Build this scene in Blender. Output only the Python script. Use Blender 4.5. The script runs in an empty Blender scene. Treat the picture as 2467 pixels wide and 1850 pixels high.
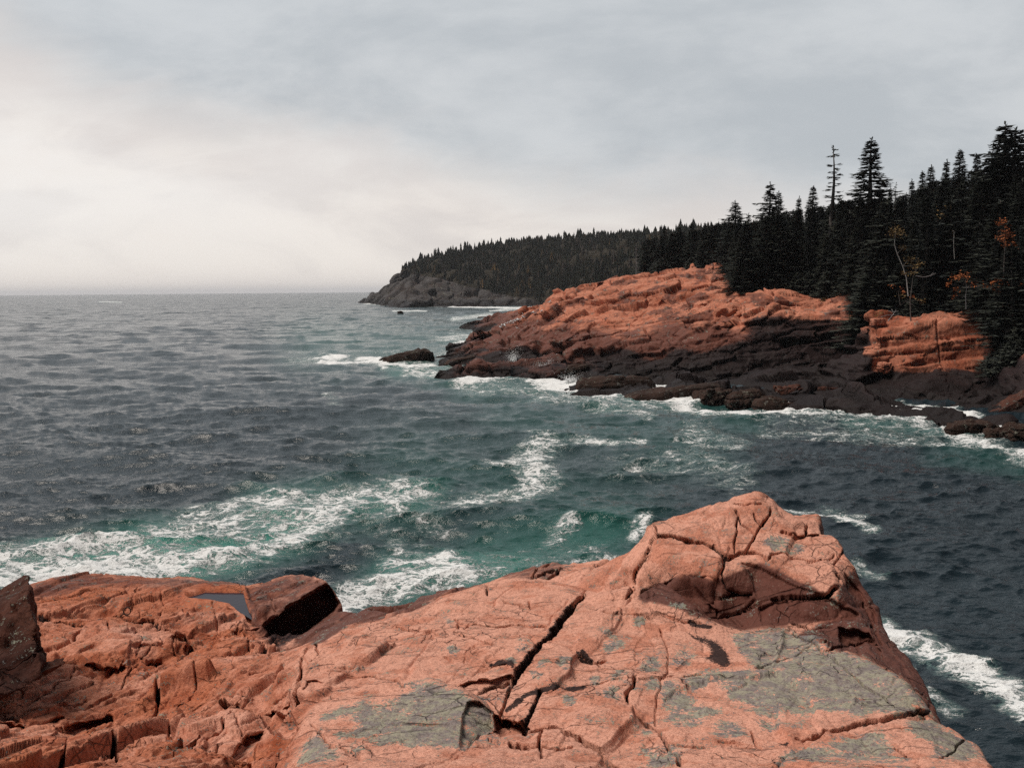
import bpy, math, random
import numpy as np
from mathutils import Matrix, Vector
from mathutils.geometry import delaunay_2d_cdt
R = math.radians
scene = bpy.context.scene
COL = scene.collection
CAMZ = 14.0
# ------------------------------------------------------------------ camera
cam_d = bpy.data.cameras.new("camera"); cam = bpy.data.objects.new("camera", cam_d); COL.objects.link(cam)
cam_d.sensor_width = 36.0; cam_d.lens = 2053.0 / 2467.0 * 36.0
cam_d.clip_start = 0.1; cam_d.clip_end = 60000
ROT = Matrix.Rotation(R(90 - 6.28), 4, 'X') @ Matrix.Rotation(R(-0.5), 4, 'Z')
cam.matrix_world = Matrix.Translation((0, 0, CAMZ)) @ ROT
scene.camera = cam
# ------------------------------------------------------------------ light
SUN_AZ = -99.0      # degrees from the view direction (+Y), negative is to the left
SUN_EL = 62.0
sd = bpy.data.lights.new("sun", 'SUN'); sun = bpy.data.objects.new("sun", sd); COL.objects.link(sun)
sd.energy = 3.2; sd.angle = R(28); sd.color = (1.0, 0.90, 0.80)
sdir = Vector((math.sin(R(SUN_AZ)) * math.cos(R(SUN_EL)), math.cos(R(SUN_AZ)) * math.cos(R(SUN_EL)), math.sin(R(SUN_EL))))
sun.rotation_euler = (-sdir).to_track_quat('-Z', 'Y').to_euler()
scene.view_settings.view_transform = 'Standard'; scene.view_settings.look = 'None'
scene.view_settings.exposure = 0.0; scene.view_settings.gamma = 1.0
try: scene.view_settings.use_curve_mapping = False
except Exception: pass
scene.cycles.max_bounces = 5; scene.cycles.diffuse_bounces = 2; scene.cycles.glossy_bounces = 3
scene.cycles.volume_bounces = 1; scene.cycles.transparent_max_bounces = 8
scene.cycles.use_denoising = False
scene.cycles.use_adaptive_sampling = True; scene.cycles.adaptive_threshold = 0.005; scene.cycles.sample_clamp_indirect = 1.5; scene.cycles.sample_clamp_direct = 3.0

class NT:
    """small helper to write node trees"""
    def __init__(s, tree): s.t = tree; s.n = tree.nodes; s.l = tree.links
    def new(s, typ, **kw):
        n = s.n.new(typ)
        for k, v in kw.items():
            if k == 'inp':
                for a, b in v.items():
                    if isinstance(b, bpy.types.NodeSocket): s.l.new(b, n.inputs[a])
                    else: n.inputs[a].default_value = b
            else: setattr(n, k, v)
        return n
    def math(s, op, a, b=None, c=None, clamp=False):
        n = s.n.new('ShaderNodeMath'); n.operation = op; n.use_clamp = clamp
        for i, v in enumerate((a, b, c)):
            if v is None: continue
            if isinstance(v, bpy.types.NodeSocket): s.l.new(v, n.inputs[i])
            else: n.inputs[i].default_value = v
        return n.outputs[0]
    def vmath(s, op, a, b=None):
        n = s.n.new('ShaderNodeVectorMath'); n.operation = op
        for i, v in enumerate((a, b)):
            if v is None: continue
            if isinstance(v, bpy.types.NodeSocket): s.l.new(v, n.inputs[i])
            else: n.inputs[i].default_value = v
        return n.outputs[0]
    def noise(s, vec, scale, detail=4, rough=0.55, dist=0.0):
        n = s.new('ShaderNodeTexNoise', inp={'Scale': scale, 'Detail': detail, 'Roughness': rough, 'Distortion': dist})
        s.l.new(vec, n.inputs['Vector']); return n.outputs['Fac']
    def ss(s, v, lo, hi):
        n = s.n.new('ShaderNodeMapRange'); n.interpolation_type = 'SMOOTHSTEP'; n.clamp = True
        for i, x in ((0, v), (1, lo), (2, hi)):
            if isinstance(x, bpy.types.NodeSocket): s.l.new(x, n.inputs[i])
            else: n.inputs[i].default_value = x
        n.inputs[3].default_value = 0; n.inputs[4].default_value = 1
        return n.outputs[0]
    def mix(s, f, a, b):
        n = s.n.new('ShaderNodeMix'); n.data_type = 'RGBA'; n.clamp_factor = True
        for i, x in ((0, f), (6, a), (7, b)):
            if isinstance(x, bpy.types.NodeSocket): s.l.new(x, n.inputs[i])
            else: n.inputs[i].default_value = (x if i == 0 else (tuple(x) + (1,) if len(x) == 3 else x))
        return n.outputs[2]
    def attr(s, name):
        n = s.n.new('ShaderNodeAttribute'); n.attribute_name = name; return n.outputs['Fac']

# ------------------------------------------------------------------ sky (world)
world = bpy.data.worlds.new("World"); scene.world = world; world.use_nodes = True
wt = NT(world.node_tree); wt.n.clear()
g = wt.new('ShaderNodeNewGeometry'); tc = wt.new('ShaderNodeTexCoord')
dvec = tc.outputs['Generated']
sep = wt.new('ShaderNodeSeparateXYZ'); wt.l.new(dvec, sep.inputs[0])
X, Y, Z = sep.outputs
ysafe = wt.math('MAXIMUM', Y, 0.15)
az = wt.math('DIVIDE', X, ysafe); el = wt.math('DIVIDE', Z, ysafe)
cv = wt.new('ShaderNodeCombineXYZ'); wt.l.new(az, cv.inputs[0]); wt.l.new(wt.math('MULTIPLY', el, 2.6), cv.inputs[1])
cvo = cv.outputs[0]
n1 = wt.noise(cvo, 1.7, 5, 0.5, 0.3)
n2 = wt.noise(cvo, 4.5, 5, 0.55, 0.5)
# bank of darker cloud whose lower edge slopes down to the right
azc = wt.math('MINIMUM', wt.math('MAXIMUM', az, -0.9), 0.55)
lim = wt.math('ADD', el, wt.math('MULTIPLY', azc, 0.17))
lim = wt.math('SUBTRACT', wt.math('SUBTRACT', lim, 0.105), wt.math('MULTIPLY', wt.math('MULTIPLY', azc, azc), 0.16))
lim = wt.math('ADD', lim, wt.math('MULTIPLY', wt.math('SUBTRACT', n1, 0.5), 0.2))
lim = wt.math('ADD', lim, wt.math('MULTIPLY', wt.math('SUBTRACT', n2, 0.5), 0.16))
bank = wt.ss(lim, -0.05, 0.08)
n3 = wt.noise(cvo, 3.0, 6, 0.6, 0.2)
c_low = wt.mix(wt.ss(n2, 0.38, 0.62), (0.71, 0.66, 0.63), (0.86, 0.80, 0.745))
n3 = wt.noise(cvo, 3.0, 6, 0.6, 0.2)
c_bank = wt.mix(wt.ss(n3, 0.35, 0.65), (0.475, 0.505, 0.53), (0.61, 0.63, 0.645))
up = wt.ss(el, 0.22, 0.5)
c_bank = wt.mix(wt.math('MULTIPLY', up, 0.5), c_bank, (0.62, 0.66, 0.69))
c = wt.mix(bank, c_low, c_bank)
glow = wt.math('MULTIPLY', wt.ss(az, 0.1, -0.6), wt.ss(wt.math('ABSOLUTE', wt.math('SUBTRACT', el, 0.13)), 0.16, 0.0))
c = wt.mix(wt.math('MULTIPLY', wt.math('MULTIPLY', glow, wt.ss(n3, .3, .62)), 0.75), c, (0.90, 0.87, 0.84))
hor = wt.ss(el, 0.035, 0.0)
c = wt.mix(wt.math('MULTIPLY', hor, 0.75), c, (0.82, 0.755, 0.71))
# sky overhead and behind: unseen, dimmed to deepen shade, brighter only towards the open sea
front = wt.ss(wt.math('ADD', Y, wt.math('MULTIPLY', X, -0.55)), -0.12, 0.62)
c = wt.mix(front, (0.035, 0.037, 0.046), c)
lp_bg = wt.new('ShaderNodeBackground', inp={'Color': c, 'Strength': 1.0})
sky = wt.new('ShaderNodeTexSky'); sky.sky_type = 'NISHITA'; sky.sun_disc = False
sky.sun_elevation = R(SUN_EL); sky.sun_rotation = R(SUN_AZ)
sk = wt.new('ShaderNodeBackground', inp={'Color': sky.outputs[0], 'Strength': 0.005})
addn = wt.new('ShaderNodeAddShader'); wt.l.new(lp_bg.outputs[0], addn.inputs[0]); wt.l.new(sk.outputs[0], addn.inputs[1])
wo = wt.new('ShaderNodeOutputWorld'); wt.l.new(addn.outputs[0], wo.inputs['Surface'])

# ------------------------------------------------------------------ pixel <-> world
M3 = np.array(ROT.to_3x3()); F = 2053.0
def ray(u, v):
    d = M3 @ np.array([(u - 1233.5) / F, -(v - 925.0) / F, -1.0]); return d
def P(u, v, d=None, z=None):
    r = ray(u, v); k = (d / r[1]) if z is None else ((z - CAMZ) / r[2])
    return np.array([r[0] * k, r[1] * k, CAMZ + r[2] * k])
def proj(p):
    q = (p - np.array([0, 0, CAMZ], dtype=p.dtype)) @ M3.astype(p.dtype)
    w = np.maximum(-q[..., 2], 0.05)
    return q[..., 0] / w * F + 1233.5, -q[..., 1] / w * F + 925.0
REG = {'A': (0, 1300, .3843), 'B': (650, 1250, .3843), 'C': (1400, 1150, .4824), 'D': (0, 0, 1.1153),
       'E': (1050, 600, .3165), 'F': (1700, 600, .3468), 'G': (1700, 250, .3468), 'H': (0, 1000, .6329), 'I': (850, 500, .3165),
       'K': (1180, 820, .1356), 'U': (0, 0, 1.0)}
def px(r, x, y):
    a, b, s = REG[r]; return a + x * s, b + y * s

# ------------------------------------------------------------------ numpy noise
def h3(ix, iy, iz, seed):
    h = (ix.astype(np.int64) * 73856093) ^ (iy.astype(np.int64) * 19349663) ^ (iz.astype(np.int64) * 83492791) ^ (seed * 2654435761 & 0xffffffff)
    h = (h & 0xffffffff).astype(np.uint32)
    h ^= h >> 16; h *= np.uint32(0x7feb352d); h ^= h >> 15; h *= np.uint32(0x846ca68b); h ^= h >> 16
    return h
def u01(h): return (h & np.uint32(0xffff)).astype(np.float32) / 65535.0
def vnoise(p, seed=0):
    i = np.floor(p).astype(np.int32); f = (p - i).astype(np.float32); f = f * f * (3 - 2 * f)
    o = np.zeros(p.shape[0], np.float32)
    for dx in (0, 1):
        wx = f[:, 0] if dx else 1 - f[:, 0]
        for dy in (0, 1):
            wy = f[:, 1] if dy else 1 - f[:, 1]
            for dz in (0, 1):
                wz = f[:, 2] if dz else 1 - f[:, 2]
                o += wx * wy * wz * u01(h3(i[:, 0] + dx, i[:, 1] + dy, i[:, 2] + dz, seed))
    return o - 0.5
def fbm(p, octv=4, seed=0, gain=0.5):
    o = np.zeros(p.shape[0], np.float32); a = 1.0
    for k in range(octv):
        o += a * vnoise(p * (2.03 ** k) + 17.3 * k, seed + k); a *= gain
    return o
def vor(p, seed=0, pw=4, jit=0.85):
    """block cells: F1, F2, random triple of the nearest cell, offset from its centre"""
    n = p.shape[0]; i = np.floor(p).astype(np.int32); f = (p - i).astype(np.float32)
    F1 = np.full(n, 9., np.float32); F2 = np.full(n, 9., np.float32)
    hb = np.zeros(n, np.uint32); ox = np.zeros((n, 3), np.float32)
    for dx in (-1, 0, 1):
        for dy in (-1, 0, 1):
            for dz in (-1, 0, 1):
                h = h3(i[:, 0] + dx, i[:, 1] + dy, i[:, 2] + dz, seed)
                ax = f[:, 0] - dx - .5 - (u01(h) - .5) * jit
                ay = f[:, 1] - dy - .5 - (u01(h >> 8) - .5) * jit
                az_ = f[:, 2] - dz - .5 - (u01(h >> 16) - .5) * jit
                if pw == 4: d = np.sqrt(np.sqrt(ax ** 4 + ay ** 4 + az_ ** 4))
                else: d = np.sqrt(ax * ax + ay * ay + az_ * az_)
                c = d < F1
                F2 = np.where(c, F1, np.minimum(F2, d)); F1 = np.where(c, d, F1); hb = np.where(c, h, hb)
                ox[c, 0] = ax[c]; ox[c, 1] = ay[c]; ox[c, 2] = az_[c]
    hb2 = h3(hb.view(np.int32), hb.view(np.int32), hb.view(np.int32), 7)
    return F1, F2, np.stack([u01(hb2), u01(hb2 >> 8), u01(hb2 >> 16)], 1), ox
def facet(p, seed=0, k=.35):
    """broken faces: lower envelope of randomly tilted planes, sharp ridges between them"""
    n = p.shape[0]; i = np.floor(p).astype(np.int32); f = (p - i).astype(np.float32); best = np.full(n, 9., np.float32)
    for dx in (-1, 0, 1):
        for dy in (-1, 0, 1):
            for dz in (-1, 0, 1):
                h = h3(i[:, 0] + dx, i[:, 1] + dy, i[:, 2] + dz, seed); h2 = h3(i[:, 1] + dy, i[:, 2] + dz, i[:, 0] + dx, seed + 91)
                ax = f[:, 0] - dx - u01(h); ay = f[:, 1] - dy - u01(h >> 8); az_ = f[:, 2] - dz - u01(h >> 16)
                v = (u01(h2) - .5) * 2 * ax + (u01(h2 >> 8) - .5) * 2 * ay + (u01(h2 >> 16) - .5) * 2 * az_ + k * (ax * ax + ay * ay + az_ * az_)
                best = np.minimum(best, v)
    return best
def sst(x, a, b):
    t = np.clip((x - a) / (b - a), 0, 1); return t * t * (3 - 2 * t)

# ------------------------------------------------------------------ objects
def link_mesh(name, verts, faces_flat, nper, mat, parent=None, smooth=True, attrs=None):
    """verts (n,3); faces_flat (m,nper) int array (or list of lists when nper is 0)"""
    me = bpy.data.meshes.new(name)
    if nper:
        faces_flat = np.asarray(faces_flat, np.int32); m = len(faces_flat)
        me.vertices.add(len(verts)); me.vertices.foreach_set('co', np.asarray(verts, np.float32).ravel())
        me.loops.add(m * nper); me.loops.foreach_set('vertex_index', faces_flat.ravel())
        me.polygons.add(m)
        me.polygons.foreach_set('loop_start', np.arange(m, dtype=np.int32) * nper)
        me.polygons.foreach_set('loop_total', np.full(m, nper, np.int32))
        me.polygons.foreach_set('use_smooth', np.full(m, smooth))
        me.update(calc_edges=True)
    else:
        me.from_pydata([tuple(map(float, q)) for q in verts], [], faces_flat)
        me.polygons.foreach_set('use_smooth', np.full(len(me.polygons), smooth)); me.update()
    for k, a in (attrs or {}).items():
        at = me.attributes.new(k, 'FLOAT', 'POINT'); at.data.foreach_set('value', np.asarray(a, np.float32))
    if mat: me.materials.append(mat)
    o = bpy.data.objects.new(name, me); COL.objects.link(o)
    if parent: o.parent = parent
    return o
def tag(o, label=None, cat=None, group=None, kind=None):
    if label: o['label'] = label
    if cat: o['category'] = cat
    if group: o['group'] = group
    if kind: o['kind'] = kind
    return o
def empty(name, loc, rz=0):
    o = bpy.data.objects.new(name, None); COL.objects.link(o); o.location = [float(a) for a in loc]; o.rotation_euler = (0, 0, rz)
    o.empty_display_size = 0.3; return o
def copy_tree(o, parent=None):
    c = o.copy(); COL.objects.link(c); c.parent = parent
    for ch in list(o.children): copy_tree(ch, c)
    return c

# ------------------------------------------------------------------ terrain machinery
class Tin:
    def __init__(s, pts):
        pts = np.array(pts, float); key = {}
        out = []
        for q in pts:
            k = (round(q[0], 2), round(q[1], 2))
            if k not in key: key[k] = 1; out.append(q)
        s.p = np.array(out)
        r = delaunay_2d_cdt([Vector((q[0], q[1])) for q in s.p], [], [], 0, 1e-5)
        zs = [s.p[o[0]][2] for o in r[3]]
        s.v = np.array([(a.x, a.y, z) for a, z in zip(r[0], zs)]); s.f = [tuple(f) for f in r[2]]
    def grid(s, T, Yg, z0=-3.0):
        H = np.full((len(T), len(Yg)), z0, np.float32)
        for f in s.f:
            a, b, c = s.v[list(f)]
            ys = (a[1], b[1], c[1])
            if min(ys) <= 0.05: continue
            ts = (a[0] / a[1], b[0] / b[1], c[0] / c[1])
            i0 = np.searchsorted(T, min(ts)); i1 = np.searchsorted(T, max(ts), 'right')
            j0 = np.searchsorted(Yg, min(ys)); j1 = np.searchsorted(Yg, max(ys), 'right')
            if i1 <= i0 or j1 <= j0: continue
            yy = Yg[None, j0:j1]; xx = T[i0:i1, None] * yy
            den = (b[1] - c[1]) * (a[0] - c[0]) + (c[0] - b[0]) * (a[1] - c[1])
            if abs(den) < 1e-9: continue
            l1 = ((b[1] - c[1]) * (xx - c[0]) + (c[0] - b[0]) * (yy - c[1])) / den
            l2 = ((c[1] - a[1]) * (xx - c[0]) + (a[0] - c[0]) * (yy - c[1])) / den
            l3 = 1 - l1 - l2; m = (l1 >= -1e-6) & (l2 >= -1e-6) & (l3 >= -1e-6)
            z = l1 * a[2] + l2 * b[2] + l3 * c[2]
            sub = H[i0:i1, j0:j1]; sub[m] = z[m]
        return H
    def at(s, x, y, z0=-3.0):
        for f in s.f:
            a, b, c = s.v[list(f)]
            den = (b[1] - c[1]) * (a[0] - c[0]) + (c[0] - b[0]) * (a[1] - c[1])
            if abs(den) < 1e-9: continue
            l1 = ((b[1] - c[1]) * (x - c[0]) + (c[0] - b[0]) * (y - c[1])) / den
            l2 = ((c[1] - a[1]) * (x - c[0]) + (a[0] - c[0]) * (y - c[1])) / den
            if l1 >= 0 and l2 >= 0 and l1 + l2 <= 1: return l1 * a[2] + l2 * b[2] + (1 - l1 - l2) * c[2]
        return z0
def blur(H, n, ax):
    k = np.hanning(2 * n + 3)[1:-1]; k /= k.sum(); out = np.zeros_like(H)
    pad = [(0, 0), (0, 0)]; pad[ax] = (n, n); Hp = np.pad(H, pad, mode='edge'); L = H.shape[ax]
    for i, w in enumerate(k): out += w * (Hp[i:i + L] if ax == 0 else Hp[:, i:i + L])
    return out
def terrain_grid(tin, t0, t1, y0, y1, ncol, nrow, nf=3600, bl=5, cut=-1.2, bc=2):
    T = np.linspace(t0, t1, ncol); Yf = np.geomspace(y0, y1, nf)
    H = tin.grid(T, Yf)
    if bl: H = blur(H, bl, 1)
    if bc: H = blur(H, bc, 0)
    dy = np.diff(Yf)[None, :]; dz = np.diff(H, axis=1)
    w = np.sqrt(dy * dy * 1.15 + dz * dz) / Yf[None, :-1]
    w[(H[:, :-1] < cut)] *= 0.05
    w = blur(w.astype(np.float32), 12, 0)
    S = np.concatenate([np.zeros((ncol, 1), np.float32), np.cumsum(w, 1)], 1)
    Pg = np.zeros((ncol, nrow, 3), np.float32)
    for i in range(ncol):
        q = np.linspace(0, S[i, -1], nrow)
        yy = np.interp(q, S[i], Yf); Pg[i, :, 1] = yy; Pg[i, :, 0] = T[i] * yy; Pg[i, :, 2] = np.interp(yy, Yf, H[i])
    return Pg
def normals(Pg):
    a = np.gradient(Pg, axis=0); b = np.gradient(Pg, axis=1)
    n = np.cross(a, b); n /= np.maximum(np.linalg.norm(n, axis=2, keepdims=True), 1e-9)
    return n.astype(np.float32)
def grid_faces(nc, nr, keep=None):
    i = np.arange(nc - 1)[:, None] * nr + np.arange(nr - 1)[None, :]
    f = np.stack([i, i + nr, i + nr + 1, i + 1], -1).reshape(-1, 4)
    if keep is not None: f = f[keep[f].any(1)]
    return f
def compact(V, Fc, attrs):
    used = np.zeros(len(V), bool); used[Fc.ravel()] = True
    idx = np.cumsum(used) - 1
    return V[used], idx[Fc], {k: a[used] for k, a in attrs.items()}
# traced features: distances in full photo pixels
def dist_poly(U, V, pts, closed=False, rad=60.0, vs=1.0):
    pts = np.array(pts, float)
    D = np.full(U.shape, rad, np.float32)
    x0, y0 = pts.min(0) - rad; x1, y1 = pts.max(0) + rad
    m = np.nonzero((U > x0) & (U < x1) & (V > y0) & (V < y1))[0]
    if len(m) == 0: return D, None
    u = U[m]; v = V[m] * vs; q = pts * np.array([1, vs]); best = np.full(len(m), 1e9, np.float32)
    n = len(q); segs = [(k, (k + 1) % n) for k in range(n if closed else n - 1)]
    inside = np.zeros(len(m), bool)
    for a, b in segs:
        ax, ay = q[a]; bx, by = q[b]; ex, ey = bx - ax, by - ay
        L = ex * ex + ey * ey + 1e-9
        t = np.clip(((u - ax) * ex + (v - ay) * ey) / L, 0, 1)
        best = np.minimum(best, (u - ax - t * ex) ** 2 + (v - ay - t * ey) ** 2)
        if closed: inside ^= ((ay > v) != (by > v)) & (u < (bx - ax) * (v - ay) / (by - ay + 1e-12) + ax)
    d = np.sqrt(best)
    if closed: d = np.where(inside, -d, d)
    D[m] = np.minimum(d, rad)
    return D, m
def tr(reg, pts): return [px(reg, a, b) for a, b in pts]

# ------------------------------------------------------------------ materials
def base_mat(name):
    m = bpy.data.materials.new(name); m.use_nodes = True; t = NT(m.node_tree); t.n.clear()
    out = t.new('ShaderNodeOutputMaterial'); b = t.new('ShaderNodeBsdfPrincipled'); t.l.new(b.outputs[0], out.inputs[0])
    return m, t, b
def pos(t):
    return t.new('ShaderNodeTexCoord').outputs['Object']
def granite(name, s=1.0, pale=(0.67, 0.33, 0.235), orange=(0.47, 0.155, 0.08), wet_shade_c=(0.085, 0.030, 0.023), bump=1.0, zblack=None):
    """pink granite; s = size of one metre of grain in scene metres (bigger for far rock)"""
    m, t, b = base_mat(name); p = pos(t)
    big = t.noise(p, 0.5 / s, 5, 0.6); mid = t.noise(p, 3.0 / s, 5, 0.65, 0.4); fine = t.noise(p, 26 / s, 5, 0.75); gr = t.noise(p, 95 / s, 2, 0.7)
    tone = t.attr('tone')
    c = t.mix(t.ss(t.math('ADD', t.math('ADD', big, t.math('MULTIPLY', mid, .5)), t.math('MULTIPLY', tone, -.6)), 0.45, 0.95), pale, orange)
    def dk(c, k):
        n = t.new('ShaderNodeVectorMath', operation='MULTIPLY'); t.l.new(c, n.inputs[0]); n.inputs[1].default_value = k; return n.outputs[0]
    c = t.mix(t.math('MULTIPLY', t.ss(t.noise(p, 1.3 / s, 6, .65, .3), 0.49, 0.60), 0.62), c, dk(c, (.74, .54, .45)))
    c = t.mix(t.math('MULTIPLY', t.ss(mid, 0.47, 0.62), 0.55), c, dk(c, (.62, .52, .48)))
    c = t.mix(t.math('MULTIPLY', t.ss(fine, 0.50, 0.60), 0.65), c, dk(c, (.45, .40, .40)))
    c = t.mix(t.math('MULTIPLY', t.ss(gr, 0.53, 0.62), 0.5), c, dk(c, (1.3, 1.55, 1.7)))
    c = t.mix(t.math('MULTIPLY', t.ss(gr, 0.46, 0.36), 0.5), c, dk(c, (.3, .3, .32)))
    wet = t.ss(t.math('ADD', t.attr('wet'), t.math('MULTIPLY', t.math('SUBTRACT', mid, .5), .7)), 0.3, 0.75)  # wet rock; also carries the shade painted under the peak block
    wc = t.mix(t.ss(fine, .45, .62), wet_shade_c, tuple(q * 1.5 for q in wet_shade_c))
    c = t.mix(t.math('MULTIPLY', wet, 0.93), c, wc)
    # lichen crust
    lw = t.math('ADD', t.math('ADD', t.attr('lichen'), t.math('MULTIPLY', t.math('SUBTRACT', mid, .5), 3.2)), t.math('MULTIPLY', t.math('SUBTRACT', fine, .5), 3.2))
    li = t.ss(lw, 0.47, 0.56)
    ln = t.noise(p, 7 / s, 6, .75)
    lc = t.mix(t.ss(ln, .43, .57), (0.185, 0.18, 0.18), (0.285, 0.295, 0.225))
    lc = t.mix(t.math('MULTIPLY', t.ss(t.noise(p, 24 / s, 4, .75), .52, .60), .75), lc, (0.075, 0.075, 0.075))
    lc = t.mix(t.math('MULTIPLY', t.ss(gr, .55, .68), .4), lc, (0.42, 0.44, 0.36))
    c = t.mix(t.math('MULTIPLY', li, .88), c, lc)
    st = t.ss(t.math('ADD', t.attr('stain_shade'), t.math('MULTIPLY', t.math('SUBTRACT', fine, .5), 1.5)), 0.42, 0.62)
    c = t.mix(t.math('MULTIPLY', st, .95), c, (0.018, 0.013, 0.014))
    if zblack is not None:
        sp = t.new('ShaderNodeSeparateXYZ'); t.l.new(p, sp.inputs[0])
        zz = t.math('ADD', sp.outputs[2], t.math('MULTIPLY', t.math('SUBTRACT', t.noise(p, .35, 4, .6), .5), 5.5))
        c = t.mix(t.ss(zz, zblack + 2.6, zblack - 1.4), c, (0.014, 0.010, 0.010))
        vg = t.ss(t.math('ADD', t.attr('veg'), t.math('MULTIPLY', t.math('SUBTRACT', mid, .5), .8)), .4, .6)
        c = t.mix(vg, c, t.mix(fine, (0.012, 0.014, 0.010), (0.04, 0.03, 0.02)))
    CC = c; b.inputs['Specular IOR Level'].default_value = 0.12
    rr = t.math('SUBTRACT', 0.88, t.math('MULTIPLY', wet, 0.3)); t.l.new(rr, b.inputs['Roughness'])
    # surface relief
    vo = t.new('ShaderNodeTexVoronoi', feature='DISTANCE_TO_EDGE'); vo.inputs['Scale'].default_value = 2.3 / s
    wv = t.vmath('ADD', p, t.vmath('SCALE', t.new('ShaderNodeTexNoise', inp={'Vector': p, 'Scale': 1.6 / s, 'Detail': 4.0}).outputs['Color']))
    t.l.new(wv, vo.inputs['Vector'])
    for nd in t.n:
        if nd.bl_idname == 'ShaderNodeVectorMath' and nd.operation == 'SCALE': nd.inputs['Scale'].default_value = 0.55 * s
    ck = t.math('MULTIPLY', t.ss(vo.outputs['Distance'], 0.03, 0.0), t.ss(big, .50, .62))
    jm = t.new('ShaderNodeMapping'); jm.inputs['Rotation'].default_value = (0, 0, R(-72)); jm.inputs['Scale'].default_value = (.32, 1.35, .6); t.l.new(p, jm.inputs[0])
    jn = t.new('ShaderNodeVectorMath', operation='MULTIPLY_ADD', inp={0: t.new('ShaderNodeTexNoise', inp={'Vector': p, 'Scale': .9 / s, 'Detail': 3.0}).outputs['Color'], 1: (.16 * s, .16 * s, .16 * s)}); t.l.new(jm.outputs[0], jn.inputs[2])
    jv = t.new('ShaderNodeTexVoronoi', feature='DISTANCE_TO_EDGE'); jv.inputs['Scale'].default_value = 1.25 / s; t.l.new(jn.outputs[0], jv.inputs['Vector'])
    jt = t.math('MULTIPLY', t.ss(jv.outputs['Distance'], 0.018, 0.004), t.ss(t.noise(p, .8 / s, 3, .6), .50, .60))
    ck = t.math('MAXIMUM', ck, jt)
    CC = t.mix(t.math('MULTIPLY', ck, .5), CC, dk(CC, (.16, .13, .15)))
    t.l.new(CC, b.inputs['Base Color'])
    h = t.math('ADD', t.math('MULTIPLY', mid, 0.07), t.math('MULTIPLY', fine, 0.018))
    h = t.math('ADD', h, t.math('MULTIPLY', gr, 0.003)); h = t.math('SUBTRACT', h, t.math('MULTIPLY', ck, 0.03))
    bp = t.new('ShaderNodeBump', inp={'Strength': 0.9 * bump, 'Distance': 1.0 * s}); t.l.new(h, bp.inputs['Height']); t.l.new(bp.outputs[0], b.inputs['Normal'])
    return m
def plain(name, c1, c2, sc=4.0, rough=.85, spec=.2, objco=True):
    m, t, b = base_mat(name); p = pos(t)
    oi = t.new('ShaderNodeObjectInfo')
    n = t.noise(p, sc, 4, .65)
    f = t.math('ADD', t.ss(n, .3, .7), t.math('MULTIPLY', t.math('SUBTRACT', oi.outputs['Random'], .5), .5), clamp=True)
    t.l.new(t.mix(f, c1, c2), b.inputs['Base Color']); b.inputs['Roughness'].default_value = rough; b.inputs['Specular IOR Level'].default_value = spec
    return m
M_FG = granite('pink_granite')
M_HEAD = granite('headland_granite', 4.0, pale=(0.54, 0.22, 0.14), orange=(0.29, 0.09, 0.048), wet_shade_c=(0.10, 0.036, 0.026), zblack=1.5, bump=.8)
M_PALE = granite('pale_boulder_granite', 3.0, pale=(0.60, 0.27, 0.18), orange=(0.42, 0.15, 0.095))
M_BROWN = granite('brown_boulder_rock', 1.3, pale=(0.12, 0.046, 0.029), orange=(0.048, 0.021, 0.017), wet_shade_c=(.05, .03, .025))
M_FAR = granite('far_cliff_rock', 14.0, pale=(0.070, 0.064, 0.064), orange=(0.028, 0.025, 0.026), wet_shade_c=(.018, .016, .017), zblack=3.0, bump=.6)
M_DARKROCK = granite('wet_dark_rock', 2.0, pale=(0.060, 0.034, 0.026), orange=(0.026, 0.017, 0.014), wet_shade_c=(0.015, 0.011, 0.01))

# ------------------------------------------------------------------ foreground cliff
fgp = []
def add(lst, reg, pts):
    for q in pts:
        u, v = px(reg, q[0], q[1])
        lst.append(P(u, v, q[2]) if q[2] > 0 and len(q) == 3 else P(u, v, z=q[3]))
sil = []
def dense(pts, step=42):
    out = [pts[0]]
    for a, b in zip(pts[:-1], pts[1:]):
        n = max(1, int(math.hypot(b[0] - a[0], b[1] - a[1]) / step))
        out += [tuple(a[k] + (b[k] - a[k]) * i / n for k in range(3)) for i in range(1, n + 1)]
    return out
def line(lst, reg, pts): add(lst, reg, dense(pts))
def silh(lst, reg, pts, off=(0, 1.3), drop=5.0):
    pts = dense(pts)
    for q in pts:
        u, v = px(reg, q[0], q[1]); a = P(u, v, q[2]); lst.append(a)
        lst.append(a + np.array([off[0] * .4, off[1] * .4, -drop * .55])); lst.append(a + np.array([off[0] * 3.2, off[1] * 3.2 + .5, -drop * 2.2]))
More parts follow.
